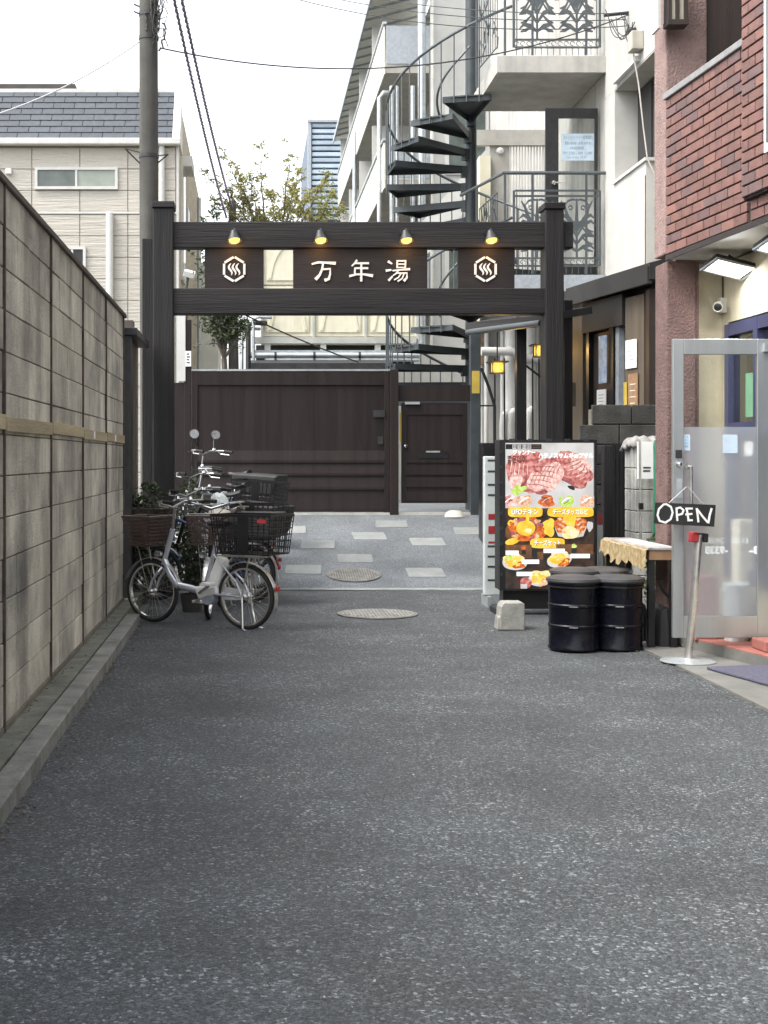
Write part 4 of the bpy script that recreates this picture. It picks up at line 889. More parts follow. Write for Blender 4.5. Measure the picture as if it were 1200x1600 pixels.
# ------------------------------------------------------------ entrance under the dark canopy
E0, E1 = Vector((4.07, 13.75, 0)), Vector((3.74, 15.6, 0)); et = (E1 - E0).normalized(); en = Vector((-et.y, et.x, 0)); en = en if en.x < 0 else -en
def ef(px, z, n=0.):   # point of the entrance front that shows at picture column px
    k = (px - CX) / F; # X = k*Y on the line E0+s*et
    s_ = (k * E0.y - E0.x) / (et.x - k * et.y); p = E0 + et * s_ + en * n; return Vector((p.x, p.y, z))
def eb(name, mat, par, px0, px1, z0, z1, n0, n1):
    a, b, c, d_ = ef(px0, z0, n0), ef(px1, z0, n0), ef(px1, z0, n1), ef(px0, z0, n1)
    return part(name, mat, par, lambda m: m.prism([a, b, c, d_], (0, 0, z1 - z0)))
en_ = thing('entrance', 'dark brown entrance front under a sloping canopy with posted notices', 'entrance', (4.0, 14.6, 0))
eb('back_wall', 'entrance_brown', en_, 893, 1000, 0, 3.2, -.30, -.12)
eb('corner_column', 'entrance_tan', en_, 895, 913, 0, 3.05, -.10, .02)
eb('door_frame', 'black_metal', en_, 914, 920, 0, 2.95, -.10, .0); eb('door_leaf', 'entrance_brown', en_, 921, 950, .1, 2.8, -.10, -.05); eb('door_frame', 'black_metal', en_, 951, 958, 0, 2.95, -.10, .0)
eb('door_frame', 'grey_panel', en_, 959, 964, 0, 2.9, -.10, -.02); eb('dark_pane', 'dark_interior', en_, 965, 975, .1, 2.9, -.10, -.08); eb('wall_board', 'entrance_tan', en_, 977, 1006, 0, 3.1, -.10, .0)
eb('lintel', 'canopy', en_, 913, 976, 2.82, 3.15, -.09, .03)
bx('end_wall', 'entrance_brown', en_, E0.x - .04, 4.6, 13.62, 13.74, 0, 3.12)
for nm, mt, a, b, y0, y1, d in (('poster', 'poster_blue', 938, 950, 522, 597, 14.6), ('paper_sheet', 'paper', 935, 949, 607, 641, 14.6), ('paper_sheet', 'paper', 980, 997, 532, 576, 14.2), ('wooden_plate', 'wood_sign', 984, 999, 584, 650, 14.1), ('yellow_strip', 'yellow_plate', 977, 982, 597, 640, 14.2)):
    o = eb(nm, mt, en_, a, b, wz(y1, d), wz(y0, d), .012, .02)
    def lines(m):
        for k in range(4):
            z = wz(y0 + (y1 - y0) * (.25 + k * .15), d); p, q = ef(a + 3, z, .0212), ef(b - 3 - (k % 2), z, .0212); m.bar(p, q, .0015, .008)
    if mt == 'paper': part('print', 'ink_grey', o, lines)
    if mt == 'wood_sign': part('print', 'letter_ivory', o, lines)
bx('meter_box', 'entrance_tan', en_, wx(893, 15.2), wx(899, 15.2), 15.18, 15.22, wz(635, 15.2), wz(598, 15.2))
can = thing('entrance_canopy', 'sloping dark brown canopy roof over the entrance', 'canopy', (4.1, 14.5, 3.3))
A, B = at(1014, 416, 13.45), at(884, 456, 15.55); C_, D_ = Vector((5.1, 15.55, 3.62)), Vector((5.1, 13.45, 3.62))
part('roof_sheet', 'canopy', can, lambda m: m.prism([A, B, C_, D_], (0, 0, .035)))
part('fascia', 'canopy', can, lambda m: m.prism([A + Vector((-.015, 0, 0)), B + Vector((-.015, 0, 0)), B + Vector((.03, 0, 0)), A + Vector((.03, 0, 0))], (0, 0, -.17)))
part('soffit_board', 'entrance_brown', can, lambda m: m.prism([A + Vector((.04, .03, -.15)), B + Vector((.04, 0, -.15)), C_ + Vector((0, 0, -.35)), D_ + Vector((0, .03, -.35))], (0, 0, .02)))
bx('front_fascia', 'canopy', can, A.x, 5.1, 13.43, 13.47, A.z - .13, A.z + .03)
# low stained block wall in front of the entrance
lw = thing('low_block_wall', 'low black stained block wall beside the entrance', 'wall', (3.7, 13.2, 0)); x0, x1 = wx(925, 13.1), 4.5
bx('wall_core', 'wall_core', lw, x0 + .01, x1, 13.12, 13.28, 0, 1.88)
dbm = mesh_of(MB().box(0, .38, 0, .04, 0, .186), 'block', 'dirty_block', .005)
for r in range(10):
    for c in range(3): piece('block', dbm, lw, (x0 + c * .39 - (.0 if r % 2 else .12), 13.09 + jig(.002), -.03 + r * .196))
mg = thing('metal_fence_gate', 'small black metal slat gate in front of the stained block wall', 'gate', (3.6, 12.95, 0))
for k in range(8): bx('slat', 'black_metal', mg, wx(944 + k * 6, 12.95), wx(949 + k * 6, 12.95), 12.94, 12.96, .3, wz(693, 12.95))
bx('rail', 'dark_metal', mg, wx(942, 12.95), wx(992, 12.95), 12.965, 12.99, 1.35, 1.40); bx('rail', 'dark_metal', mg, wx(942, 12.95), wx(992, 12.95), 12.965, 12.99, .4, .45)
tag(bx('timber_post', 'post_wood', None, wx(941, 12.5), wx(956, 12.5), 12.44, 12.54, 0, wz(696, 12.5), bevel=.006), 'slim dark timber post beside the menu sign', 'post')
rt = thing('marker_post', 'thin grey marker post with red top beside the menu sign', 'post', (wx(937, 12.1), 12.1, 0))
bx('shaft', 'galvanised', rt, wx(934, 12.1), wx(941, 12.1), 12.08, 12.12, 0, wz(820, 12.1)); bx('red_top', 'signal_red', rt, wx(934, 12.1), wx(940, 12.1), 12.075, 12.125, wz(820, 12.1), wz(802, 12.1))
bp_ = thing('block_pillar', 'white streaked block pillar with grey cloth laid on top', 'pillar', (3.57, 12.05, 0)); dp = 12.0; x0, x1 = wx(993, dp), wx(1046, dp)
bx('core', 'wall_core', bp_, x0 + .008, x1 - .005, dp + .03, dp + .3, 0, 1.5)
bpm = mesh_of(MB().box(0, x1 - x0, 0, .06, 0, .186), 'block', 'pillar_block', .005); bps = mesh_of(MB().box(0, .06, 0, .29, 0, .186), 'side_block', 'pillar_block', .005)
for r in range(8): piece('block', bpm, bp_, (x0, dp, -.03 + r * .192)); piece('side_block', bps, bp_, (x0 + .001, dp + .061, -.03 + r * .192))
def cloth(m):
    n, k = 22, 12; vs = []
    for j in range(k + 1):
        for i in range(n + 1):
            u, v = i / n, j / k; x = x0 - .03 + (x1 - x0 + .06) * u; y = dp - .05 + .38 * v
            e = min(u, 1 - u, v, 1 - v); z = 1.545 - .06 * max(0, 1 - e * 9) + .018 * math.sin(u * 21 + v * 5) + .014 * math.sin(v * 17 - u * 9); vs.append((x, y, z))
    m.sm = True; m.add(vs, [(j * (n + 1) + i, j * (n + 1) + i + 1, (j + 1) * (n + 1) + i + 1, (j + 1) * (n + 1) + i) for j in range(k) for i in range(n)])
co = part('cloth', 'cloth_grey', None, cloth); sm2 = co.modifiers.new('thick', 'SOLIDIFY'); sm2.thickness = .03; tag(co, 'crumpled grey cloth lying on top of the block pillar', 'cloth')
ps = tag(bx('notice_sign', 'paper', None, wx(995, 11.9), wx(1020, 11.9), 11.885, 11.895, wz(748, 11.9), wz(690, 11.9)), 'white notice board with dark text fixed in front of the block pillar', 'sign')
part('text_line', 'ink', ps, lambda m: [m.box(wx(1004, 11.9), wx(1016 - k, 11.9), 11.883, 11.8845, wz(732 + k * 5, 11.9), wz(729.5 + k * 5, 11.9)) for k in range(2)])
tag(part('green_rod', 'green_pole', None, lambda m: m.tube([at(1022, 845, 11.75), at(1024, 760, 11.75), at(1025, 688, 11.75)], .017, 8)), 'slim green rod leaning by the block pillar', 'rod')
rod = thing('steel_rod', 'thin steel rod with black clip in front of the block pillar', 'rod', at(1001, 850, 11.8)); part('shaft', 'steel', rod, lambda m: m.tube([at(1001, 850, 11.8), at(1000, 690, 11.8)], .010, 8)); part('clip', 'black_metal', rod, lambda m: m.box(wx(998.5, 11.78), wx(1004.5, 11.78), 11.76, 11.80, wz(796, 11.78), wz(786, 11.78)))
def plant(name, label, c, n, r, h, mat, lw_=.03, pot=None, group=None, cat='plant'):
    t = thing(name, label, cat, c, group); c = Vector(c); lf, stm = MB(), MB(); z0 = 0
    if pot:
        part('pot', 'plant_pot', t, lambda m: m.lathe([(.001, 0), (pot * .75, 0), (pot, pot * 1.5), (pot * .9, pot * 1.5), (pot * .85, pot * 1.35), (.001, pot * 1.35)], c, 18)); z0 = pot * 1.3
    for i in range(n):
        a = random.random() * 6.28; rr = r * math.sqrt(random.random()); zz = z0 + h * random.uniform(.15, 1) * (1 - .35 * (rr / r) ** 2)
        p = c + Vector((rr * math.cos(a), rr * math.sin(a), zz)); e = Euler((jig(1.2), jig(1.2), random.random() * 6.28)).to_matrix(); s_ = lw_ * random.uniform(.7, 1.5)
        lf.add([p + e @ Vector(v) * s_ for v in ((0, -1, 0), (.5, -.2, .1), (.35, .5, .1), (0, 1.2, -.1), (-.35, .5, .1), (-.5, -.2, .1))], [(0, 1, 2, 3), (0, 3, 4, 5)])
        if i % 12 == 0: stm.tube([c + Vector((0, 0, z0 * .9)), c + Vector((rr * .5 * math.cos(a), rr * .5 * math.sin(a), zz * .6)), p], .005, 4)
    stm.build('stem', 'bark', t); lf.build('foliage', mat, t, kind='stuff')
plant('leafy_plant', 'small green plant at the foot of the block pillar', (wx(1032, 11.6), 11.6, .0), 240, .14, .82, 'leaf_dark', .035)
plant('shrub', 'bushy dark shrub between side fence and gate post', (wx(232, 13.35), 13.35, .08), 900, .24, 1.12, 'leaf_dark', .028, cat='shrub')
plant('shrub', 'bushy shrub right of the gate post behind the bicycles', (wx(298, 14.9), 14.9, .1), 420, .16, 1.15, 'leaf_dark', .028, cat='shrub')
plant('potted_plant', 'small potted plant among the parked bicycles', (wx(300, 12.25), 12.25, 0), 400, .12, .72, 'leaf_dark', .026, pot=.11)

# ------------------------------------------------------------ brick fronted shop building
B0, B1 = Vector((3.141, 10.2, 0)), Vector((3.247, 8.78, 0)); bt = (B1 - B0).normalized(); bn = Vector((bt.y, -bt.x, 0)); bn = bn if bn.x < 0 else -bn
brot = math.atan2(bt.y, bt.x); BL = (B1 - B0).length; ZB0, ZB1 = 2.94, 4.115
sb = thing('brick_building', 'shop building with brick tiled balcony front and brown stucco column', 'building', (4.5, 8.5, 0))
def bp(s_, n, z): p = B0 + bt * s_ + bn * n; return Vector((p.x, p.y, z))
def bslab(name, mat, par, s0, s1, n0, n1, z0, z1, bevel=0): return part(name, mat, par, lambda m: m.prism([bp(s0, n0, z0), bp(s1, n0, z0), bp(s1, n1, z0), bp(s0, n1, z0)], (0, 0, z1 - z0)), bevel)
bal = bslab('balcony_front', 'mortar', sb, 0, BL + .02, -.15, -.02, ZB0, ZB1); bay = bslab('projecting_bay', 'mortar', sb, BL + .02, BL + 3.2, -.15, .042, ZB0 + .14, ZB1 + .42)
bslab('balcony_front_lower', 'mortar', sb, BL + .02, BL + 3.2, -.15, -.013, ZB0, ZB0 + .14)
nc = 16; chh = (ZB1 - ZB0) / nc; bl_ = .2
def bmesh_brick(L, mat): return mesh_of(MB().box(-L / 2, L / 2, -.03, 0, -chh / 2 + .0055, chh / 2 - .0055), 'brick', mat, .003)
bk = {(L, m): bmesh_brick(L, m) for L in (.188, .088) for m in ('brick', 'brick_orange', 'brick_purple')}
def pick(): q = random.random(); return 'brick_orange' if q < .07 else ('brick_purple' if q < .3 else 'brick')
rb_ = brot if (Matrix.Rotation(brot, 3, 'Z') @ Vector((0, 1, 0))).dot(bn) > 0 else brot + math.pi
def lay(par, s0, s1, n, z0, courses, off=0):
    for r in range(courses):
        s_ = s0; z = z0 + (r + .5) * chh
        if (r + off) % 2: piece('brick', bk[(.088, pick())], par, bp(s_ + .05, n, z), rb_); s_ += .1
        while s_ + .19 < s1: piece('brick', bk[(.188, pick())], par, bp(s_ + .1, n + jig(.002), z), rb_); s_ += .2
        if s1 - s_ > .085: piece('brick', bk[(.088, pick())], par, bp(s_ + .05, n, z), rb_)
lay(bal, 0, BL + .02, 0, ZB0, nc); lay(bay, BL + .025, BL + 1.25, .062, ZB0 + .15, 19, 1); lay(bay, BL + .025, BL + 1.25, .0, ZB0, 2)
ebm = mesh_of(MB().box(-.015, .0, 0, .05, 0, chh - .01), 'brick', 'brick', .002)
for r in range(19): piece('brick', ebm, bay, bp(BL + .018, .005, ZB0 + .155 + r * chh), rb_)
bslab('coping', 'grey_stone', bal, -.01, BL + .015, -.17, .02, ZB1, ZB1 + .05, .006); bslab('coping', 'grey_stone', bay, BL + .01, BL + 3.2, -.17, .08, ZB1 + .42, ZB1 + .47, .006); bslab('rail_strip', 'white_trim', bal, .35, BL, -.1, -.06, ZB1 + .051, ZB1 + .085)
wfr = bslab('bay_window', 'white_trim', bay, BL + .40, BL + 2.6, .066, .085, 3.30, 4.35); bslab('pane', 'house_glass', wfr, BL + .44, BL + 2.5, .086, .09, 3.36, 4.3)
# soffit, column, recessed shop front
bslab('soffit', 'white_trim', sb, .01, BL + 3.2, -1.5, -.002, ZB0 - .035, ZB0 - .002)
bslab('soffit_edge', 'mortar', sb, 0, BL + 3.2, -.012, -.0, ZB0 - .04, ZB0 - .001)
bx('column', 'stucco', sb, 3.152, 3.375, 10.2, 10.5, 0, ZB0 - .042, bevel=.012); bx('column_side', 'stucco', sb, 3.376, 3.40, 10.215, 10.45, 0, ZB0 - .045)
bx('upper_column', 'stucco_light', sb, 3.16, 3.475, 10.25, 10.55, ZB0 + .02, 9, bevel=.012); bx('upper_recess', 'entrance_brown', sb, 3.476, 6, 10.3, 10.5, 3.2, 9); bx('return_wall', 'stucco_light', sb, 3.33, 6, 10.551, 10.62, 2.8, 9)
bx('upper_side_wall', 'entrance_brown', sb, 3.75, 6, 5, 10.28, 4.0, 9)
wbx = thing('wall_lantern_box', 'brown framed box lantern on the salmon stucco column', 'lantern', (3.12, 10.2, 5)); q = 10.1
bx('back_plate', 'white_trim', wbx, wx(1027, q), wx(1031, q), q - .02, q + .15, wz(45, q), wz(-60, q)); part('frame', 'entrance_brown', wbx, lambda m: [m.box(wx(x, q), wx(x + 5, q), q - .06, q + .06, wz(38, q), wz(-60, q)) for x in (1041, 1053, 1066)] + [m.box(wx(1040, q), wx(1072, q), q - .062, q + .062, wz(42, q), wz(34, q))]); bx('pane', 'tank_cream', wbx, wx(1043, q), wx(1069, q), q - .03, q + .03, wz(36, q), wz(-60, q))
XS = 3.62
bx('return_pier', 'shop_wall', sb, 3.402, XS + .2, 10.33, 10.5, 0, ZB0 - .05)
wy0, wy1 = 6.2, 10.2; wz0, wz1 = .5, 2.41
bx('shop_wall', 'shop_wall', sb, XS, XS + .15, 3, 10.328, wz1 + .02, ZB0 - .05); bx('shop_wall', 'shop_wall', sb, XS, XS + .15, wy1 + .01, 10.328, 0, wz1 + .02); bx('shop_wall', 'shop_wall', sb, XS, XS + .15, 3, wy1, 0, wz0 - .01)
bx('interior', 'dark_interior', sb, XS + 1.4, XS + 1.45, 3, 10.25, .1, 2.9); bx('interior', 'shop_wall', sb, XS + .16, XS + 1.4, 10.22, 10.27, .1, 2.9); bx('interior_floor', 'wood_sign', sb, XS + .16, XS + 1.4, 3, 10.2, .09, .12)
fw = part('shop_window', 'blue_frame', sb, lambda m: [m.box(XS - .03, XS + .06, wy0, wy1, z - .045, z + .045) for z in (wz1 - .045, wz0 + .045, 1.62)] + [m.box(XS - .032, XS + .062, y - .04, y + .04, wz0, wz1) for y in (wy1 - .04, wy1 - .62, wy1 - 1.3, wy1 - 2.0)])
bx('pane', 'clear_glass', fw, XS + .012, XS + .02, wy0, wy1 - .08, wz0 + .09, wz1 - .09)
for nm, mt, y0, y1, z0, z1 in (('window_notice', 'paper_green', 9.62, 9.86, 1.70, 2.02), ('window_notice', 'paper_blue', 9.46, 9.58, 1.78, 2.05), ('window_notice', 'paper', 9.62, 9.88, 1.42, 1.52)): bx(nm, mt, fw, XS + .004, XS + .009, y0, y1, z0, z1)
bx('curtain', 'entrance_tan', fw, XS + .1, XS + .12, 9.45, 9.7, .6, 1.6)
# floodlights, camera
for i, (c, lb) in enumerate(((Vector((3.47, 9.75, 2.79)), 'white lit LED floodlight under the soffit beside the stucco column'), (Vector((3.52, 8.85, 2.80)), 'white lit LED floodlight under the soffit beyond the first one'))):
    t = thing('floodlight', lb, 'floodlight', c, 'LED floodlights under the soffit'); rot = Euler((R(-14), R(12), R(8))).to_matrix()
    part('housing', 'black_metal', t, lambda m: m.obox(c, (.34, .24, .03), rot), bevel=.006); part('lens', 'led_white', t, lambda m: m.obox(c + rot @ Vector((0, 0, -.017)), (.27, .19, .006), rot)); part('rim', 'galvanised', t, lambda m: [m.obox(c + rot @ Vector(p), s_, rot) for p, s_ in (((0, -.112, -.02), (.34, .016, .012)), ((0, .112, -.02), (.34, .016, .012)), ((-.16, 0, -.02), (.016, .208, .012)), ((.16, 0, -.02), (.016, .208, .012)))])
    part('arm', 'black_metal', t, lambda m: m.bar(c + Vector((.1, .05, .01)), Vector((XS + .02, c.y + .1, c.z + .06)), .03, .02)); part('cable', 'black_metal', t, lambda m: m.tube([c + Vector((.08, .1, .02)), c + Vector((.09, .16, .08)), (c.x + .05, c.y + .17, ZB0 - .04)], .007, 6))
    ld = bpy.data.lights.new('floodlight_lamp', 'AREA'); ld.shape = 'RECTANGLE'; ld.size = .26; ld.size_y = .18; ld.energy = 2.2; lo = bpy.data.objects.new('floodlight_lamp', ld); COL.objects.link(lo); lo.parent = t; lo.location = rot @ Vector((0, 0, -.03)); lo.rotation_euler = rot.to_euler()
cc = thing('security_camera', 'cream bullet security camera on a junction box by the shop window', 'camera', (3.56, 10.3, 2.5)); jb = at(1131, 478, 10.27)
part('junction_box', 'camera_white', cc, lambda m: m.box(jb.x - .035, jb.x + .04, 10.24, 10.329, jb.z - .055, jb.z + .06), bevel=.006)
part('arm', 'camera_white', cc, lambda m: m.tube([(jb.x - .03, 10.25, jb.z + .015), (jb.x - .05, 10.21, jb.z + .02), (jb.x - .07, 10.20, jb.z - .005)], .014, 8))
cb = part('camera_body', 'camera_white', cc, lambda m: m.lathe([(.001, -.08), (.026, -.078), (.036, -.05), (.037, .05), (.033, .06), (.03, .052), (.001, .052)], (jb.x - .075, 10.18, jb.z - .015), 18, Vector((-.35, -.9, -.2)).normalized()))
part('lens', 'black_metal', cb, lambda m: m.lathe([(.001, .056), (.022, .056), (.029, .0525)], (jb.x - .075, 10.18, jb.z - .015), 18, Vector((-.35, -.9, -.2)).normalized())); part('cable', 'entrance_brown', cc, lambda m: m.tube([(jb.x + .01, 10.31, jb.z + .06), (jb.x + .012, 10.318, ZB0 - .06)], .008, 6))

# ------------------------------------------------------------ open shop door
DD = 9.33
def ox(x): return wx(x, DD)
def oz(y): return wz(y, DD)
dr = thing('shop_door', 'open grey aluminium glass door with frosted lower pane', 'door', (ox(1200), DD, .12))
xe = XS - .036
bx('stile', 'aluminium', dr, ox(1050.5), ox(1067), DD - .02, DD + .02, oz(996), oz(530), bevel=.003); bx('stile', 'aluminium', dr, xe - .08, xe, DD - .02, DD + .02, oz(996), oz(530), bevel=.003)
bx('top_rail', 'aluminium', dr, ox(1067), xe - .08, DD - .019, DD + .019, oz(554), oz(530), bevel=.003); bx('bottom_rail', 'aluminium', dr, ox(1067), xe - .08, DD - .019, DD + .019, oz(996), oz(962), bevel=.003)
bx('clear_pane', 'clear_glass', dr, ox(1067), xe - .08, DD - .003, DD + .003, oz(667), oz(554)); fp = bx('frosted_pane', 'frosted_glass', dr, ox(1067), xe - .08, DD - .003, DD + .003, oz(962), oz(667) - .0005)
bx('closer_arm', 'galvanised', dr, ox(1190), ox(1215), DD - .06, DD - .02, oz(550), oz(537))
bx('lock_plate', 'dark_metal', dr, ox(1054), ox(1064), DD - .027, DD - .0205, oz(716), oz(703)); part('lock_knob', 'chrome', dr, lambda m: m.lathe([(.001, .03), (.016, .027), (.02, .01), (.02, 0)], (ox(1059), DD - .0205, oz(725)), 14, Vector((0, -1, 0)))); bx('latch_plate', 'galvanised', dr, ox(1056), ox(1064), DD - .026, DD - .0205, oz(778), oz(748))
part('pull_handle', 'steel', dr, lambda m: m.tube([(ox(1070), DD - .03, oz(732)), (ox(1073), DD - .065, oz(729)), (ox(1074.5), DD - .065, oz(729)), (ox(1075.5), DD - .065, oz(800)), (ox(1073), DD - .03, oz(801))], .014, 10))
bx('sticker', 'paper_blue', fp, ox(1067.5), ox(1078), DD - .006, DD - .0035, oz(704), oz(679)); bx('sticker', 'paper_blue', fp, ox(1129), ox(1152), DD - .006, DD - .0035, oz(708), oz(679)); part('sticker_print', 'poster_blue', fp, lambda m: [m.box(ox(1069.5), ox(1075), DD - .0066, DD - .0061, oz(684 + k * 5), oz(681 + k * 5)) for k in range(4)])
# door lettering, written on the other face and so mirrored from here
mir = lambda u, v, n: Vector((ox(u), DD - .0035 - n, oz(v)))
part('door_lettering', 'ink_pale', fp, lambda m: (put_text(m, '-9338', 1137, 1101, 866, 853, mir, bold=.045), put_text(m, '.03-', 1199, 1170, 866, 853, mir, bold=.045)))
part('hours_lettering', 'ink_pale', fp, lambda m: (put_text(m, '-24:00', 1134, 1104, 849, 840, mir), put_text(m, '11:00', 1168, 1143, 849, 840, mir)))
# objects added behind the frosted pane to give it blurred patches of colour
for i, (nm, px, d, w, h, mt, lb) in enumerate((('blur_crate', 1098, 9.75, .16, .55, 'red_tile', 'brown box added behind the frosted door for its colour blur'), ('blur_bucket', 1150, 9.62, .2, .42, 'plastic_white', 'white plastic tub added behind the frosted door for its bright blur'), ('sign_stand', 1172, 9.80, .22, .95, 'tank_cream', 'cream upright slab added behind the frosted door for its pale blur'))):
    x = wx(px, d); o = part(nm, mt, None, (lambda m: m.lathe([(.001, .0), (w * .4, 0), (w * .5, h), (w * .44, h), (w * .4, h - .05), (.001, h - .05)], (x, d, .085), 20)) if nm == 'blur_bucket' else (lambda m: m.box(x - w / 2, x + w / 2, d - .08, d + .08, .085, h)), bevel=0.006); tag(o, lb, nm.replace('_', ' '))
opn = thing('open_sign', 'black hanging board reading OPEN in white on the glass door', 'sign', at(1070, 805, DD - .12)); DO = DD - .10
qs = [at(1024, 785, DO), at(1118.5, 789, DO), at(1116, 823, DO), at(1022, 818, DO)]
part('board', 'sign_black', opn, lambda m: m.prism(qs, (0, .012, 0)))
fo_ = lambda u, v, n: at(u, v, DO) + Vector((0, -.001 - n, 0))
def opentext(m):
    Z = lambda pts: [(920 + a / 3.636, 640 + b / 3.636) for a, b in pts]
    L = [[(425, 538), (398, 565), (390, 600), (402, 632), (435, 642), (465, 622), (476, 585), (466, 552), (440, 537), (422, 539)], [(498, 558), (500, 600), (503, 632)], [(494, 562), (520, 556), (538, 572), (530, 592), (502, 600)], [(548, 562), (590, 562)], [(556, 565), (562, 600), (566, 630)], [(548, 596), (588, 592)], [(560, 629), (590, 628)], [(612, 560), (618, 600), (622, 640)], [(612, 562), (640, 600), (676, 642)], [(698, 560), (686, 600), (678, 646)]]
    for i, p in enumerate(L): m.ribbon(Z(p), 3.0, fo_, .0015 + .0002 * i)
part('lettering', 'paper', opn, opentext); part('string', 'white_wire', opn, lambda m: (m.tube([at(1045, 786, DO), at(1073, 760, DD - .08)], .0025, 5), m.tube([at(1098, 787, DO), at(1076, 762, DD - .08)], .0025, 5)))
# leaning barrier post
DS = 9.18
sp = thing('barrier_post', 'leaning steel belt barrier post with red belt head on round base', 'barrier post', at(1075, 1036, DS)); pb_, pt_ = at(1075, 1032, DS), at(1092, 838, DS)
part('base', 'galvanised', sp, lambda m: m.lathe([(.001, .022), (.05, .021), (.16, .012), (.185, .004), (.185, 0), (.001, 0)], (pb_.x, DS, .014), 30)); part('tube', 'steel', sp, lambda m: m.tube([pb_, pt_], .026, 16)); ax = (pt_ - pb_).normalized()
part('belt_head', 'signal_red', sp, lambda m: m.obox(pt_ + Vector((-.035, 0, -.005)), (.06, .055, .07), Matrix.Rotation(R(4), 3, 'Y')), bevel=.008); part('belt_clip', 'black_metal', sp, lambda m: (m.obox(pt_ + Vector((.042, 0, -.01)), (.03, .05, .06), Matrix.Rotation(R(4), 3, 'Y')), m.obox(pt_ + Vector((0, 0, .018)), (.085, .06, .012), Matrix.Rotation(R(4), 3, 'Y'))), bevel=.005)
o = part('door_mat', 'door_mat', None, lambda m: m.obox((3.27, 8.52, .024), (.72, .42, .02), Matrix.Rotation(ta, 3, 'Z')), bevel=.008); tag(o, 'blue grey ribbed door mat in front of the shop step', 'mat')
tag(part('step_brick', 'red_tile', None, lambda m: m.box(3.44, 3.9, 9.0, 9.25, .099, .17), bevel=.008), 'loose terracotta slab on the shop step beneath the door', 'slab')

# ------------------------------------------------------------ backlit menu sign
DM = 11.93
def mx_(x): return wx(x, DM)
def mz_(y): return wz(y, DM)
ms = thing('menu_sign', 'tall backlit menu light box with Korean food photos', 'sign', (mx_(855), DM, 0))
bx('cabinet', 'sign_black', ms, mx_(780), mx_(931), DM + .02, DM + .22, mz_(922), mz_(687), bevel=.006)
fr_ = part('frame', 'black_metal', ms, lambda m: (m.box(mx_(780), mx_(789), DM - .02, DM + .018, mz_(922), mz_(687)), m.box(mx_(928), mx_(932), DM - .02, DM + .018, mz_(922), mz_(687)), m.box(mx_(789), mx_(928), DM - .019, DM + .018, mz_(692), mz_(687)), m.box(mx_(789), mx_(928), DM - .019, DM + .018, mz_(923), mz_(919))))
for k in range(9): bx('snap_clip', 'dark_metal', fr_, mx_(781), mx_(784.5), DM - .028, DM - .021, mz_(708 + k * 24), mz_(703 + k * 24))
for k in range(5): bx('snap_clip', 'dark_metal', fr_, mx_(795 + k * 29), mx_(803 + k * 29), DM - .03, DM - .020, mz_(690), mz_(685.5))
bx('plinth', 'black_metal', ms, mx_(787), mx_(925), DM + .03, DM + .20, .06, mz_(923)); bx('foot', 'black_metal', ms, mx_(776), mx_(800), DM - .12, DM + .36, .0, .06, bevel=.01); bx('foot', 'black_metal', ms, mx_(905), mx_(928), DM - .12, DM + .36, .0, .06, bevel=.01)
ES = .36
pm_ = [ME('print_white', (.62, .61, .59), ES, (.50, .48, .47), 6), ME('print_meat', (.66, .30, .27), ES, (.38, .07, .06), 30), ME('print_fat', (.86, .66, .58), ES, (.66, .32, .28), 34), ME('print_green', (.36, .58, .04), ES, (.62, .74, .25), 50),
       ME('print_orange', (.74, .19, .02), ES, (.42, .05, .01), 45), ME('print_yellow', (.90, .46, .015), ES, (.95, .62, .08), 14), ME('print_dark', (.012, .009, .008), ES, (.05, .025, .015), 12), ME('print_black', (.012, .012, .013), ES), ME('print_letter', (.92, .92, .88), ES * 1.3),
       ME('print_rice', (.86, .76, .48), ES, (.92, .62, .14), 30), ME('print_wood', (.17, .075, .03), ES, (.10, .04, .015), 16), ME('print_tan', (.85, .55, .36), ES, (.55, .24, .10), 50), ME('print_shade', (.40, .12, .12), ES, (.20, .05, .05), 30)]
lay_n = [0.0]
def fm(u, v, n): p = at(u, v, DM); return Vector((p.x, DM + .012 - n, p.z))
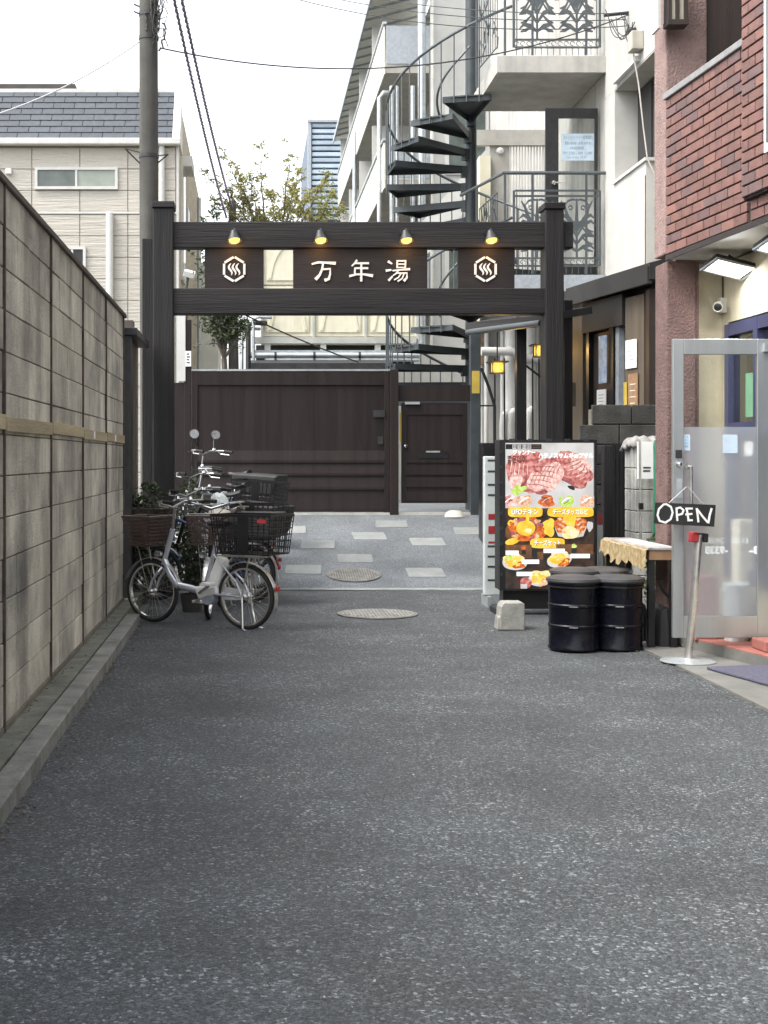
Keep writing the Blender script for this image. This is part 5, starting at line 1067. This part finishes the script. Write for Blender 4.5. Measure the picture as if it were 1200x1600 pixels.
def poster(m):
    def nx():
        lay_n[0] += .00022; return lay_n[0]
    def rect(mi, x0, y0, x1, y1): m.m = mi; n = nx(); m.poly([fm(x0, y1, n), fm(x1, y1, n), fm(x1, y0, n), fm(x0, y0, n)])
    def blob(mi, cx, cy, rx, ry, rot=0, wob=.08, N=26, sq=1.):
        m.m = mi; n = nx(); ps = []; ph = random.random() * 6
        for k in range(N):
            a = -2 * math.pi * k / N; w = 1 + wob * math.sin(3 * a + ph) + wob * .7 * math.sin(5 * a + 2 * ph) + jig(wob * .5)
            x, y = rx * w * math.copysign(abs(math.cos(a)) ** sq, math.cos(a)), ry * w * math.copysign(abs(math.sin(a)) ** sq, math.sin(a)); ps.append(fm(cx + x * math.cos(rot) - y * math.sin(rot), cy + x * math.sin(rot) + y * math.cos(rot), n))
        m.poly(ps)
    def line(mi, pts, w): m.m = mi; n = nx(); m.ribbon(pts, w, lambda u, v, q: fm(u, v, n + q), .00005)
    def word(mi, s_, x0, x1, y0, y1, bold=.012): m.m = mi; put_text(m, s_, x0, x1, y1, y0, fm, nx(), bold)
    rect(7, 789, 691, 928, 920); rect(0, 789, 692, 928, 795)
    # slabs of meat
    blob(0, 850, 740, 62, 38, 0, .04); blob(12, 825, 742, 22, 30, .5); blob(1, 812, 735, 22, 22, .7); blob(2, 806, 752, 10, 13, .2); blob(1, 820, 716, 26, 12, -.1); blob(12, 893, 735, 34, 22, .55); blob(1, 896, 730, 33, 20, .6); blob(2, 908, 724, 18, 12, .6); blob(1, 905, 752, 12, 9, .7)
    blob(12, 848, 745, 33, 22, -.72); blob(1, 848, 743, 32, 21, -.75); blob(2, 862, 745, 17, 22, .45); blob(2, 838, 753, 14, 15, -.5); blob(2, 868, 738, 13, 16, .2)
    for i in range(7): line(1, [(827 + i * 7, 762 - i * 3), (832 + i * 7, 748 - i * 3), (842 + i * 6, 731 - i * 1)], 1.3)
    for i in range(5): line(12, [(826 + i * 3, 757 - i * 7), (842 + i * 4, 757 - i * 7), (858 + i * 3, 762 - i * 8)], 1.1)
    for i in range(6): line(12, [(884 + i * 7, 724 + i * 5), (894 + i * 6, 722 + i * 4), (905 + i * 3, 718 + i * 3)], 1.4); line(2, [(882 + i * 6, 730 + i * 5), (900 + i * 3, 726 + i * 5)], 1.6)
    for i in range(5): line(2, [(800 + i * 6, 722 + i), (796 + i * 7, 742)], 1.5); line(12, [(798 + i * 6, 724 + i), (795 + i * 7, 744)], .7)
    blob(3, 811, 765, 10, 7, -.3, .2); blob(3, 806, 769, 7, 4, .2, .2); blob(7, 893, 762, 6, 3, .4)
    # row of side dishes
    for k, (c, cx) in enumerate(((2, 796), (11, 819), (4, 854), (3, 885), (11, 917))):
        blob(0, cx + 1, 783, 14, 11, 0, .03); blob(c, cx, 783, 12, 9.5, 0, .12); blob((1, 2, 12, 0, 2)[k], cx - 2, 780, 6, 4, .4, .2); line(8 if k != 2 else 11, [(cx - 8, 786), (cx, 779), (cx + 7, 777)], 1.4); line(12 if k != 3 else 7, [(cx - 4, 788), (cx + 4, 781)], .9)
    rect(6, 789, 794, 928, 862)
    rect(7, 790, 694, 846, 702); rect(7, 790, 694, 799, 702)
    for k in range(4): rect(0, 800.5 + k * 7.6, 694.6, 807 + k * 7.6, 701.4)
    word(7, '韓国料理', 801, 829.5, 695.2, 700.8, .0); rect(10, 832, 695.6, 844, 697); rect(10, 832, 698.6, 844, 700)
    word(7, '좋은데이', 792, 822, 712, 724, .02); word(8, 'ジャンナー', 801, 836, 703, 711, .03); word(8, 'ハチノスサムギョプサル', 841, 927, 707.5, 716, .03)
    # UFO chicken, cheese dakgalbi
    blob(10, 800, 830, 12, 16, 0, .1); blob(4, 826, 828, 30, 19, 0, .12); blob(5, 800, 846, 12, 5, -.3); blob(5, 858, 824, 10, 14, .0, .1); blob(5, 800, 818, 7, 6, 0)
    for k in range(16): a = k / 16 * 6.28; blob((4, 4, 11, 12)[k % 4], 822 + 24 * math.cos(a), 826 + 16 * math.sin(a), 5.5, 3.4, a + .8, .15, 10)
    blob(12, 822, 824, 16.5, 13, 0, .02); blob(5, 821, 825, 15, 12, 0, .02); blob(9, 825, 829, 6, 4, 0, .1); line(5, [(824, 806), (823, 822)], 5)
    blob(7, 891, 825, 27, 19, 0, .02, 8, .7); blob(0, 891, 824, 25, 17.5, 0, .01, 8, .7); blob(4, 876, 820, 10, 14, 0, .12); blob(4, 905, 820, 10, 14, 0, .12); blob(5, 890, 812, 10, 10, 0, .1); blob(9, 890, 832, 14, 10, 0, .06); line(0, [(890, 820), (890, 840)], .8); blob(0, 921, 822, 5, 8, 0, .1)
    for k in range(6): blob(11, 874 + (k % 2) * 6, 811 + k * 4, 4, 2, .3, .2, 9); blob(11, 903 + (k % 2) * 6, 811 + k * 4, 4, 2, -.3, .2, 9)
    for cx, w, s_, y in ((820, 27, 'UFOチキン', 799.5), (891, 36, 'チーズタッカルビ', 799.5), (855, 27, 'チーズセット', 848)):
        blob(5, cx, y + .5, w, 8, 0, .01, 30, .45); word(7, s_, cx - w * .76, cx + w * .76, y - 4.2, y + 5.2, .05); word(8, s_, cx - w * .76 - .4, cx + w * .76 - .4, y - 4.6, y + 4.6, .012)
    # cheese sets
    rect(6, 789, 862, 928, 920); rect(10, 789, 851, 830, 872); rect(10, 838, 862, 848, 874); rect(10, 868, 850, 926, 866)
    blob(4, 817.5, 856, 4, 4); rect(7, 814.5, 859, 821, 866); blob(3, 896, 853, 4, 3.5); rect(7, 892, 856, 900, 864); rect(7, 833, 856, 839, 873)
    for cx, cy, rot in ((803, 877, .1), (873, 873, -.2), (843, 902, -.1)):
        blob(7, cx, cy + 2, 21, 13, rot, .03); blob(0, cx, cy + 2, 19.5, 11.5, rot, .02); blob(9, cx, cy - 2, 16, 10, rot, .12); blob(5, cx - 3, cy, 12, 8, rot, .15); blob(4 if cx != 843 else 11, cx + 8, cy + 6, 10, 5, rot - .4, .2); blob(3 if cx == 803 else 9, cx - 8, cy - 6, 6, 4, 0, .2)
        for k in range(14): blob((5, 9, 5, 11)[k % 4], cx + jig(13), cy + jig(7), 2.2, 1.5, jig(1), .3, 7)
    for x0, x1, y0, s_ in ((786 + 4, 808, 861, 'チーズチキン'), (815, 840, 875, 'ソーセージ'), (849, 880, 858, 'フライドポテト'), (891, 919, 866, 'ヤンニョム'), (807, 829, 894, 'チーズボール')):
        rect(8, x0 - 1, y0 - 1, x1 + 1, y0 + 5.5); word(7, s_, x0, x1, y0, y0 + 4.5, .0)
    blob(1, 820, 910, 9, 9, 0, .05); rect(0, 812, 912, 822, 919)
part('printed_panel', pm_, ms, poster)
# small white sign stand behind it
wsn = thing('sign_stand', 'white upright sign stand with red marks behind the menu light box', 'sign', (2.4, 12.72, 0)); dw = 12.7
bx('panel', 'plastic_white', wsn, wx(757, dw), wx(850, dw), dw, dw + .1, wz(930, dw), wz(713, dw), bevel=.008); bx('leg', 'galvanised', wsn, wx(759, dw), wx(765, dw), dw - .1, dw + .25, 0, wz(931, dw)); bx('leg', 'galvanised', wsn, wx(840, dw), wx(846, dw), dw - .1, dw + .25, 0, wz(931, dw))
part('print', 'signal_red', wsn, lambda m: [m.box(wx(763, dw), wx(a, dw), dw - .002, dw - .0005, wz(y1, dw), wz(y0, dw)) for a, y0, y1 in ((780, 803, 812), (780, 822, 834), (776, 846, 849))]); part('print_line', 'ink', wsn, lambda m: [m.box(wx(762, dw), wx(785, dw), dw - .002, dw - .0005, wz(y + 3, dw), wz(y, dw)) for y in (718, 735, 756, 772, 852, 868, 884, 905)])
# concrete weight
wt_ = part('concrete_weight', 'weight_block', None, lambda m: (m.prism([at(781, 985, 10.93) * Vector((1, 1, 0)) + Vector((0, 0, 0)), (wx(820, 10.93), 10.93, 0), (wx(820, 10.93), 10.93, .215), (wx(817, 10.93), 10.93, .225), (wx(788, 10.93), 10.93, .225), (wx(783, 10.93), 10.93, .19)], (0, .2, 0)), m.prism([(wx(777, 10.95), 10.95, 0), (wx(781, 10.95) + .003, 10.95, 0), (wx(783, 10.95), 10.95, .12), (wx(779, 10.95), 10.95, .10)], (0, .16, 0))), bevel=.008)
tag(wt_, 'small chipped concrete weight block at the corner of the menu sign', 'concrete block')
# drum stools
def drum():
    t = thing('drum_stool', '', 'stool', (0, 0, 0), 'drum stools by the menu sign'); r = .182
    b = part('drum', 'drum', t, lambda m: m.lathe([(.001, .0), (r, 0), (r + .006, .006), (r + .006, .02), (r, .03), (r, .16), (r + .007, .168), (r + .007, .18), (r, .188), (r, .31), (r + .007, .318), (r + .007, .33), (r, .338), (r, .465), (r + .008, .475), (r + .008, .488), (.001, .488)], n=36))
    part('drum_band', 'black_metal', b, lambda m: m.lathe([(r + .002, .455), (r + .011, .455), (r + .011, .468), (r + .002, .468)], n=36))
    part('latch', 'chrome', b, lambda m: m.box(-.03, .03, -r - .013, -r - .0075, .32, .328)); part('latch', 'chrome', b, lambda m: m.box(-.03, .03, -r - .013, -r - .0075, .170, .178))
    part('seat_cushion', 'seat_pad', t, lambda m: m.lathe([(.001, .489), (r + .010, .489), (r + .019, .50), (r + .016, .518), (r - .02, .532), (.001, .538)], n=36)); return t
d0 = drum()
for i, (x, y, lb) in enumerate(((2.365, 9.86, 'navy drum stool with grey cushion standing clear in front of the menu sign'), (2.685, 9.88, 'navy drum stool with grey cushion beside the front table leg'), (2.54, 10.55, 'drum stool tucked directly against the menu sign behind the clear one'), (2.80, 10.6, 'drum stool hidden under the edge of the cloth covered table'))):
    o = d0 if i == 0 else copy_tree(d0); o.location = (x, y, .005); o.rotation_euler = (0, 0, R(20 + 45 * i) if i > 1 else R(-14 + 5 * i)); o['label'] = lb
# table
tb = thing('side_table', 'narrow table with gold cloth edge and dark legs by the door', 'table', (3.15, 10.4, 0)); tx0, tx1, ty0, ty1 = 2.905, 3.13, 9.84, 11.1
bx('table_top', 'table_top', tb, tx0, tx1, ty0, ty1, .725, .745, bevel=.004); bx('apron', 'wood_sign', tb, tx0 + .01, tx1 - .01, ty0 + .008, ty1 - .01, .655, .724)
for x in (tx0 + .03, tx1 - .03):
    for y in (ty0 + .04, ty1 - .04): bx('leg', 'black_metal', tb, x - .024, x + .024, y - .024, y + .024, 0, .655, bevel=.003)
def tcloth(m):
    n = 60; rows = []
    for j in range(8):
        row = []
        for i in range(n + 1):
            y = ty0 - .005 + (ty1 - ty0 + .01) * i / n; dr_ = (.15 + .02 * math.sin(y * 9) + .018 * math.sin(y * 31 + 1) + .01 * math.sin(y * 67)) * j / 7
            row.append((tx0 - .004 - .012 * (j / 7) * (1 + math.sin(y * 37)) - (.012 if j else -.03), y, .7475 - dr_))
        rows.append(row)
    m.sm = True; m.add([p for r_ in rows for p in r_], [(j * (n + 1) + i, j * (n + 1) + i + 1, (j + 1) * (n + 1) + i + 1, (j + 1) * (n + 1) + i) for j in range(7) for i in range(n)])
tag(part('gold_cloth', 'gold_cloth', None, tcloth), 'patterned gold cloth draped over the edge of the side table', 'cloth')
tag(part('plastic_sheet', 'plastic_white', None, lambda m: m.prism([(tx0 + .03, ty0 + .15, .7462), (tx1 - .02, ty0 + .1, .7462), (tx1 - .02, ty1 - .2, .7462), (tx0 + .04, ty1 - .3, .7462)], (0, 0, .002))), 'thin white plastic sheet lying on the side table', 'sheet')
def heap(m):
    for k in range(5): c = (3.02 + jig(.06), 9.98 + k * .1, .0); m.lathe([(.001, .30), (.05, .27), (.08, .16), (.09, .0)], (c[0], c[1], .012), 9)
    m.tube([(3.0, 9.9, .5), (3.04, 9.92, .42), (3.1, 9.95, .36)], .012)
tag(part('bag_heap', 'bag_black', None, heap), 'dark bags heaped under the side table', 'bag')

# ------------------------------------------------------------ bicycles
def wheel(name, par, cx, r, spokes=24, cz=None):
    cz = cz or r; q = Vector((0, 1, 0)); c = (cx, 0, cz); tr = .020
    w = part(name, 'rubber', par, lambda m: m.lathe([(r - tr + tr * math.cos(a), tr * math.sin(a)) for a in [2 * math.pi * k / 10 for k in range(11)]], c, 40, q))
    part('rim', 'chrome', w, lambda m: m.lathe([(r - .034, -.013), (r - .028, -.015), (r - .028, .015), (r - .046, .013), (r - .046, -.013), (r - .034, -.013)], c, 40, q))
    def sp_(m):
        for k in range(spokes):
            a = 2 * math.pi * k / spokes; b = a + (.5 if k % 2 else -.5); s_ = .018 if (k // 2) % 2 else -.018
            m.tube([(cx + .022 * math.cos(b), s_, cz + .022 * math.sin(b)), (cx + (r - .04) * math.cos(a), 0, cz + (r - .04) * math.sin(a))], .0013, 4, cap=False)
        m.lathe([(.012, -.045), (.024, -.03), (.014, -.02), (.014, .02), (.024, .03), (.012, .045)], c, 12, q)
    part('spokes', 'steel', w, sp_); return w
def basket(name, mat, par, x0, x1, w0, w1, z0, z1, taper=.04, nb=9, nh=5, t=.004, mesh=False):
    m = MB()
    def ring(z):
        u = (z - z0) / (z1 - z0); e = taper * (1 - u); return x0 + e, x1 - e, w0 + e, w1 - e
    for j in range(nh):
        z = z0 + (z1 - z0) * j / (nh - 1); a, b, c, d = ring(z); tt = t * (2.2 if j == nh - 1 else 1.1)
        for p, q in (((a, c), (b, c)), ((b, c), (b, d)), ((b, d), (a, d)), ((a, d), (a, c))): m.bar((*p, z), (*q, z), tt, tt * 1.4)
    for k in range(nb + 1):
        u = k / nb; a0, b0, c0, d0_ = ring(z0); a1, b1, c1, d1 = ring(z1)
        for s0, s1, e0, e1 in (((a0 + (b0 - a0) * u, c0), (a1 + (b1 - a1) * u, c1), 0, 0), ((a0 + (b0 - a0) * u, d0_), (a1 + (b1 - a1) * u, d1), 0, 0), ((a0, c0 + (d0_ - c0) * u), (a1, c1 + (d1 - c1) * u), 0, 0), ((b0, c0 + (d0_ - c0) * u), (b1, c1 + (d1 - c1) * u), 0, 0)): m.bar((*s0, z0), (*s1, z1), t, t)
        m.bar((a0, c0 + (d0_ - c0) * u, z0), (b0, c0 + (d0_ - c0) * u, z0), t, t)
    return m.build(name, mat, par)
def bicycle(fm_, steer=0, r=.268, wb_=.94, fbask=None, rbask=None, box=None, saddle='saddle', battery=False, mirrors=False, hz_=1.03, bag=None, low=True):
    t = thing('bicycle', '', 'bicycle', (0, 0, 0)); rx, fx = -wb_ / 2, wb_ / 2; bbx = rx + .42; bbz = r + .01
    wheel('front_wheel', t, fx, r); wheel('rear_wheel', t, rx, r)
    hx_, hzt = fx - .17, .80; hd = Vector((fx - .21, 0, hzt)); hb = Vector((fx - .115, 0, r + .23)); sx = bbx - .14; stz = .72
    def frame(m):
        if low: m.tube([hb + Vector((-.005, 0, .05)), hb + Vector((-.07, 0, -.08)), hb + Vector((-.14, 0, -.17)), (bbx + .12, 0, bbz + .03), (bbx, 0, bbz)], [.026, .031, .032, .03, .026], 14)
        else: m.tube([hb, (bbx, 0, bbz)], .02, 10); m.tube([hd, (sx + .02, 0, stz - .1)], .016, 10)
        m.tube([(bbx, 0, bbz), (sx, 0, stz)], .018, 10); m.tube([hd, hb], .022, 12)
        for s_ in (-1, 1):
            m.tube([(bbx, s_ * .03, bbz), (rx + .1, s_ * .055, r + .005), (rx, s_ * .06, r)], .010, 8); m.tube([(sx + .02, s_ * .03, stz - .12), (rx + .06, s_ * .055, r + .12), (rx, s_ * .06, r)], .009, 8)
        m.lathe([(.03, -.04), (.03, .04)], (bbx, 0, bbz), 16, Vector((0, 1, 0)))
    part('frame', fm_, t, frame)
    part('fork', fm_ if fm_ != 'bike_navy' else 'chrome', t, lambda m: [m.tube([hb + Vector((.01, 0, -.02)), hb + Vector((.02, s_ * .045, -.06)), (fx - .035, s_ * .05, r + .1), (fx, s_ * .05, r)], .011, 8) for s_ in (-1, 1)])
    hb_o = part('handlebar', 'dull_chrome', t, lambda m: (m.tube([hd, (hx_ - .06, 0, hz_ - .06)], .013, 8), m.tube([(hx_ - .27, -.27, hz_), (hx_ - .14, -.26, hz_ + .01), (hx_ - .02, -.17, hz_), (hx_ - .04, 0, hz_ - .05), (hx_ - .02, .17, hz_), (hx_ - .14, .26, hz_ + .01), (hx_ - .27, .27, hz_)], .011, 8)))
    for s_ in (-1, 1):
        part('grip', 'rubber', hb_o, lambda m: m.tube([(hx_ - .29, s_ * .272, hz_ - .001), (hx_ - .17, s_ * .262, hz_ + .008)], .017, 10)); part('brake_lever', 'steel', hb_o, lambda m: m.tube([(hx_ - .10, s_ * .235, hz_ - .0), (hx_ - .12, s_ * .255, hz_ - .03), (hx_ - .24, s_ * .285, hz_ - .035)], .007, 6))
    part('brake_cable', 'black_metal', hb_o, lambda m: [m.tube([(hx_ - .08, s_ * .22, hz_), (hx_ + .06, s_ * .16, hz_ - .02), (hx_ + .09, s_ * .04, hz_ - .14), (fx - .14, s_ * .025, .62), (fx - .11, s_ * .02, r + .22)], .0035, 5) for s_ in (-1, 1)])
    part('head_lamp', 'dull_chrome', t, lambda m: m.lathe([(.001, -.04), (.02, -.035), (.034, .02), (.03, .024), (.001, .018)], (fx - .02, -.055, r * 2 + .04), 14, Vector((1, 0, -.1)).normalized()))
    pv = Matrix.Translation((hx_ - .04, 0, 0)); hb_o.matrix_basis = pv @ Matrix.Rotation(R(steer), 4, 'Z') @ pv.inverted()
    part('bell', 'chrome', hb_o, lambda m: m.lathe([(.001, .03), (.018, .024), (.024, .005), (.024, 0)], (hx_ - .06, -.2, hz_ + .012), 12))
    def sad(m):
        N = 12; ps = []
        for i in range(9):
            u = i / 8; w = .022 + .085 * max(0, (u - .25) / .75) ** .8; zc = .86 - .02 * math.sin(u * 3.14) + .03 * u; x = sx + .12 - .27 * u - .03
            ps.append([(x, w * math.cos(a), zc + (.026 + .01 * u) * math.sin(a) * (1 if math.sin(a) > 0 else .8)) for a in [2 * math.pi * k / N for k in range(N)]])
        m.sm = True; m.add([p for q_ in ps for p in q_], [(i * N + k, i * N + (k + 1) % N, (i + 1) * N + (k + 1) % N, (i + 1) * N + k) for i in range(8) for k in range(N)]); m.sm = False
        m.add(ps[0], [list(range(N))]); m.add(ps[-1], [list(range(N))])
    sd_ = part('saddle', saddle, t, sad); part('seat_post', 'chrome', sd_, lambda m: m.tube([(sx + .01, 0, stz - .03), (sx - .03, 0, .85)], .013, 8))
    def fend(cx, a0, a1): return lambda m: m.add([(cx + (r + .022) * math.cos(R(a0 + (a1 - a0) * i / 16)), y, r + (r + .022) * math.sin(R(a0 + (a1 - a0) * i / 16)) - abs(y) * .25) for i in range(17) for y in (-.026, -.012, .012, .026)], [(i * 4 + k, i * 4 + k + 1, i * 4 + 5 + k, i * 4 + 4 + k) for i in range(16) for k in range(3)])
    for nm, cx, a0, a1 in (('front_mudguard', fx, 20, 165), ('rear_mudguard', rx, 10, 205)): o = part(nm, 'steel', t, fend(cx, a0, a1)); so_ = o.modifiers.new('t', 'SOLIDIFY'); so_.thickness = .002
    part('rear_reflector', 'signal_red', t, lambda m: m.box(rx - r - .045, rx - r - .02, -.02, .02, r + .06, r + .10), bevel=.006)
    def crank(m):
        m.lathe([(.001, -.05), (.075, -.05), (.075, -.044), (.001, -.044)], (bbx, 0, bbz), 24, Vector((0, 1, 0)))
        for s_, dx, dz in ((-1, .13, -.09), (1, -.13, .09)): m.bar((bbx, s_ * .065, bbz), (bbx + dx, s_ * .075, bbz + dz), .014, .022)
    ck = part('crank', 'steel', t, crank)
    for s_, dx, dz in ((-1, .13, -.09), (1, -.13, .09)): part('pedal', 'bike_white' if battery else 'bike_black', ck, lambda m: m.box(bbx + dx - .045, bbx + dx + .045, s_ * .085, s_ * .165, bbz + dz - .012, bbz + dz + .012), bevel=.004)
    part('chain_guard', fm_ if not battery else 'bike_white', t, lambda m: m.prism([(bbx + .09, -.056, bbz + .02), (bbx + .06, -.056, bbz + .075), (rx + .02, -.066, r + .045), (rx - .03, -.066, r), (rx + .02, -.066, r - .035), (bbx + .05, -.056, bbz - .06)], (0, .006, 0)))
    part('kickstand', 'steel', t, lambda m: [m.tube([(rx, s_ * .065, r), (rx - .03, s_ * .10, .02), (rx - .08, s_ * .13, .005)], .008, 6) for s_ in (-1, 1)])
    part('rear_rack', 'steel', t, lambda m: ([m.bar((sx - .02, y, r * 2 + .06), (rx - .2, y, r * 2 + .06), .008) for y in (-.05, 0, .05)] + [m.bar((rx, s_ * .07, r), (rx - .06, s_ * .05, r * 2 + .06), .008) for s_ in (-1, 1)]))
    if battery:
        part('battery', 'bike_white', t, lambda m: m.prism([(sx - .02, -.045, stz - .12), (sx - .10, -.045, stz - .16), (bbx - .16, -.045, bbz + .05), (bbx - .04, -.045, bbz + .05)], (0, .09, 0)), bevel=.018); part('motor', 'grey_panel', t, lambda m: m.lathe([(.001, -.06), (.05, -.058), (.062, -.045), (.062, .045), (.001, .05)], (bbx - .07, 0, bbz - .03), 18, Vector((0, 1, 0)))); part('motor_cover', 'bike_white', t, lambda m: m.prism([(bbx + .07, -.052, bbz + .05), (bbx - .16, -.052, bbz + .07), (bbx - .17, -.052, bbz - .0), (bbx + .02, -.052, bbz - .05)], (0, .104, 0)), bevel=.016)
    if fbask: basket('front_basket', fbask, t, fx - .10, fx + .19, -.18, .18, .655, .90, .045, 15, 9, .005); part('basket_rim', 'dull_chrome', t, lambda m: m.tube([(fx - .1, -.18, .905), (fx + .19, -.18, .905), (fx + .19, .18, .905), (fx - .1, .18, .905), (fx - .1, -.18, .905)], .006, 6)); part('basket_stay', 'steel', t, lambda m: (m.bar((fx - .1, -.02, .68), (fx + .13, -.02, .648), .012), [m.bar((fx, s_ * .06, r), (fx + .1, s_ * .08, .655), .005) for s_ in (-1, 1)]))
    if rbask:
        o = basket('rear_basket', rbask, t, rx - .34, rx + .22, -.19, .19, r * 2 + .09, r * 2 + .40, .03, 10, 7, .006); part('basket_plate', 'bike_black', o, lambda m: m.box(rx - .14, rx - .04, .189, .195, r * 2 + .10, r * 2 + .39))
        if battery: part('light', 'signal_red', o, lambda m: m.box(rx - .31, rx - .23, .19, .202, r * 2 + .345, r * 2 + .375))
    if box: part('rear_box', 'bag_black', t, lambda m: m.prism([(rx + .22, -.2, r * 2 + .08), (rx - .28, -.2, r * 2 + .08), (rx - .34, -.22, r * 2 + .08 + box), (rx + .26, -.22, r * 2 + .08 + box)], (0, .42, 0)), bevel=.03); 
    if bag:
        def crumple(m):
            m.lathe([(.001, .10), (.05, .11), (.085, .07), (.10, .0), (.09, -.06), (.06, -.10), (.001, -.09)], (rx + .30, .08, .93), 11, Vector((.3, -.2, 1)).normalized())
            m.v = [(x + jig(.016), y + jig(.016), z + jig(.018)) for x, y, z in m.v]; m.smf = [False] * len(m.smf)
        part('plastic_cover', bag, t, crumple)
    if mirrors:
        for s_ in (-1, 1):
            o = part('mirror', 'bike_black', t, lambda m: (m.tube([(hx_ - .1, s_ * .22, hz_), (hx_ - .06, s_ * .3, hz_ + .12), (hx_ - .06, s_ * .33, hz_ + .17)], .007, 6), m.lathe([(.001, .012), (.056, .01), (.062, 0), (.001, -.001)], (hx_ - .065, s_ * .34, hz_ + .2), 18, Vector((-.5, .8, .15)).normalized()))); part('mirror_glass', 'dull_chrome', o, lambda m: m.lathe([(.001, .0135), (.054, .0135)], (hx_ - .066, s_ * .34, hz_ + .2), 18, Vector((-.5, .8, .15)).normalized()))
    return t
def put(b, rear, front, label, turn=0):
    rear, front = Vector((*rear, 0)), Vector((*front, 0)); mid = (rear + front) / 2; d = front - rear
    pitch = math.atan2(rz(front.y) - rz(rear.y), d.length); b.location = (mid.x, mid.y, (rz(front.y) + rz(rear.y)) / 2 + .004); b.rotation_euler = (0, -pitch, math.atan2(d.y, d.x)); b['label'] = label; b['group'] = 'bicycles parked by the gate post'
put(bicycle('bike_silver', steer=-6, fbask='basket_brown', rbask='bike_black', battery=True), (-.042, 10.94), (-.844, 11.44), 'silver electric bicycle with white battery and open black rear basket')
put(bicycle('bike_black', steer=-9, hz_=1.0, r=.26, wb_=.96, fbask='basket_brown', saddle='saddle_beige'), (-.29, 12.62), (-.37, 11.66), 'black bicycle with brown basket facing out onto the lane')
put(bicycle('bike_navy', steer=22, hz_=.98, r=.27, fbask='basket_brown', box=.26, saddle='saddle', low=False), (-.06, 12.97), (-.90, 13.2), 'navy bicycle with black covered rear box and brown front basket')
put(bicycle('bike_black', steer=-26, hz_=1.06, r=.27, rbask='bike_black', saddle='saddle_beige', bag='plastic_white', low=False), (-.04, 13.4), (-.84, 13.78), 'black bicycle with white plastic cover on its handlebar')
put(bicycle('bike_black', steer=14, hz_=1.0, r=.27, box=.30, low=False), (.02, 14.3), (-.80, 14.78), 'black bicycle with tall black rear box beside the gate post')
put(bicycle('bike_silver', steer=-30, hz_=1.07, r=.27, saddle='saddle'), (-.10, 14.98), (-.90, 15.22), 'silver bicycle without baskets standing on the ramp')
put(bicycle('bike_navy', steer=28, r=.27, saddle='saddle', rbask='bike_black', low=False), (-.02, 15.45), (-.84, 15.85), 'navy bicycle with rear basket standing on the ramp')
put(bicycle('bike_black', steer=-18, r=.28, hz_=1.12, mirrors=True, box=.25), (-.02, 16.2), (-.82, 16.5), 'black bicycle with two round mirrors standing highest on the ramp')
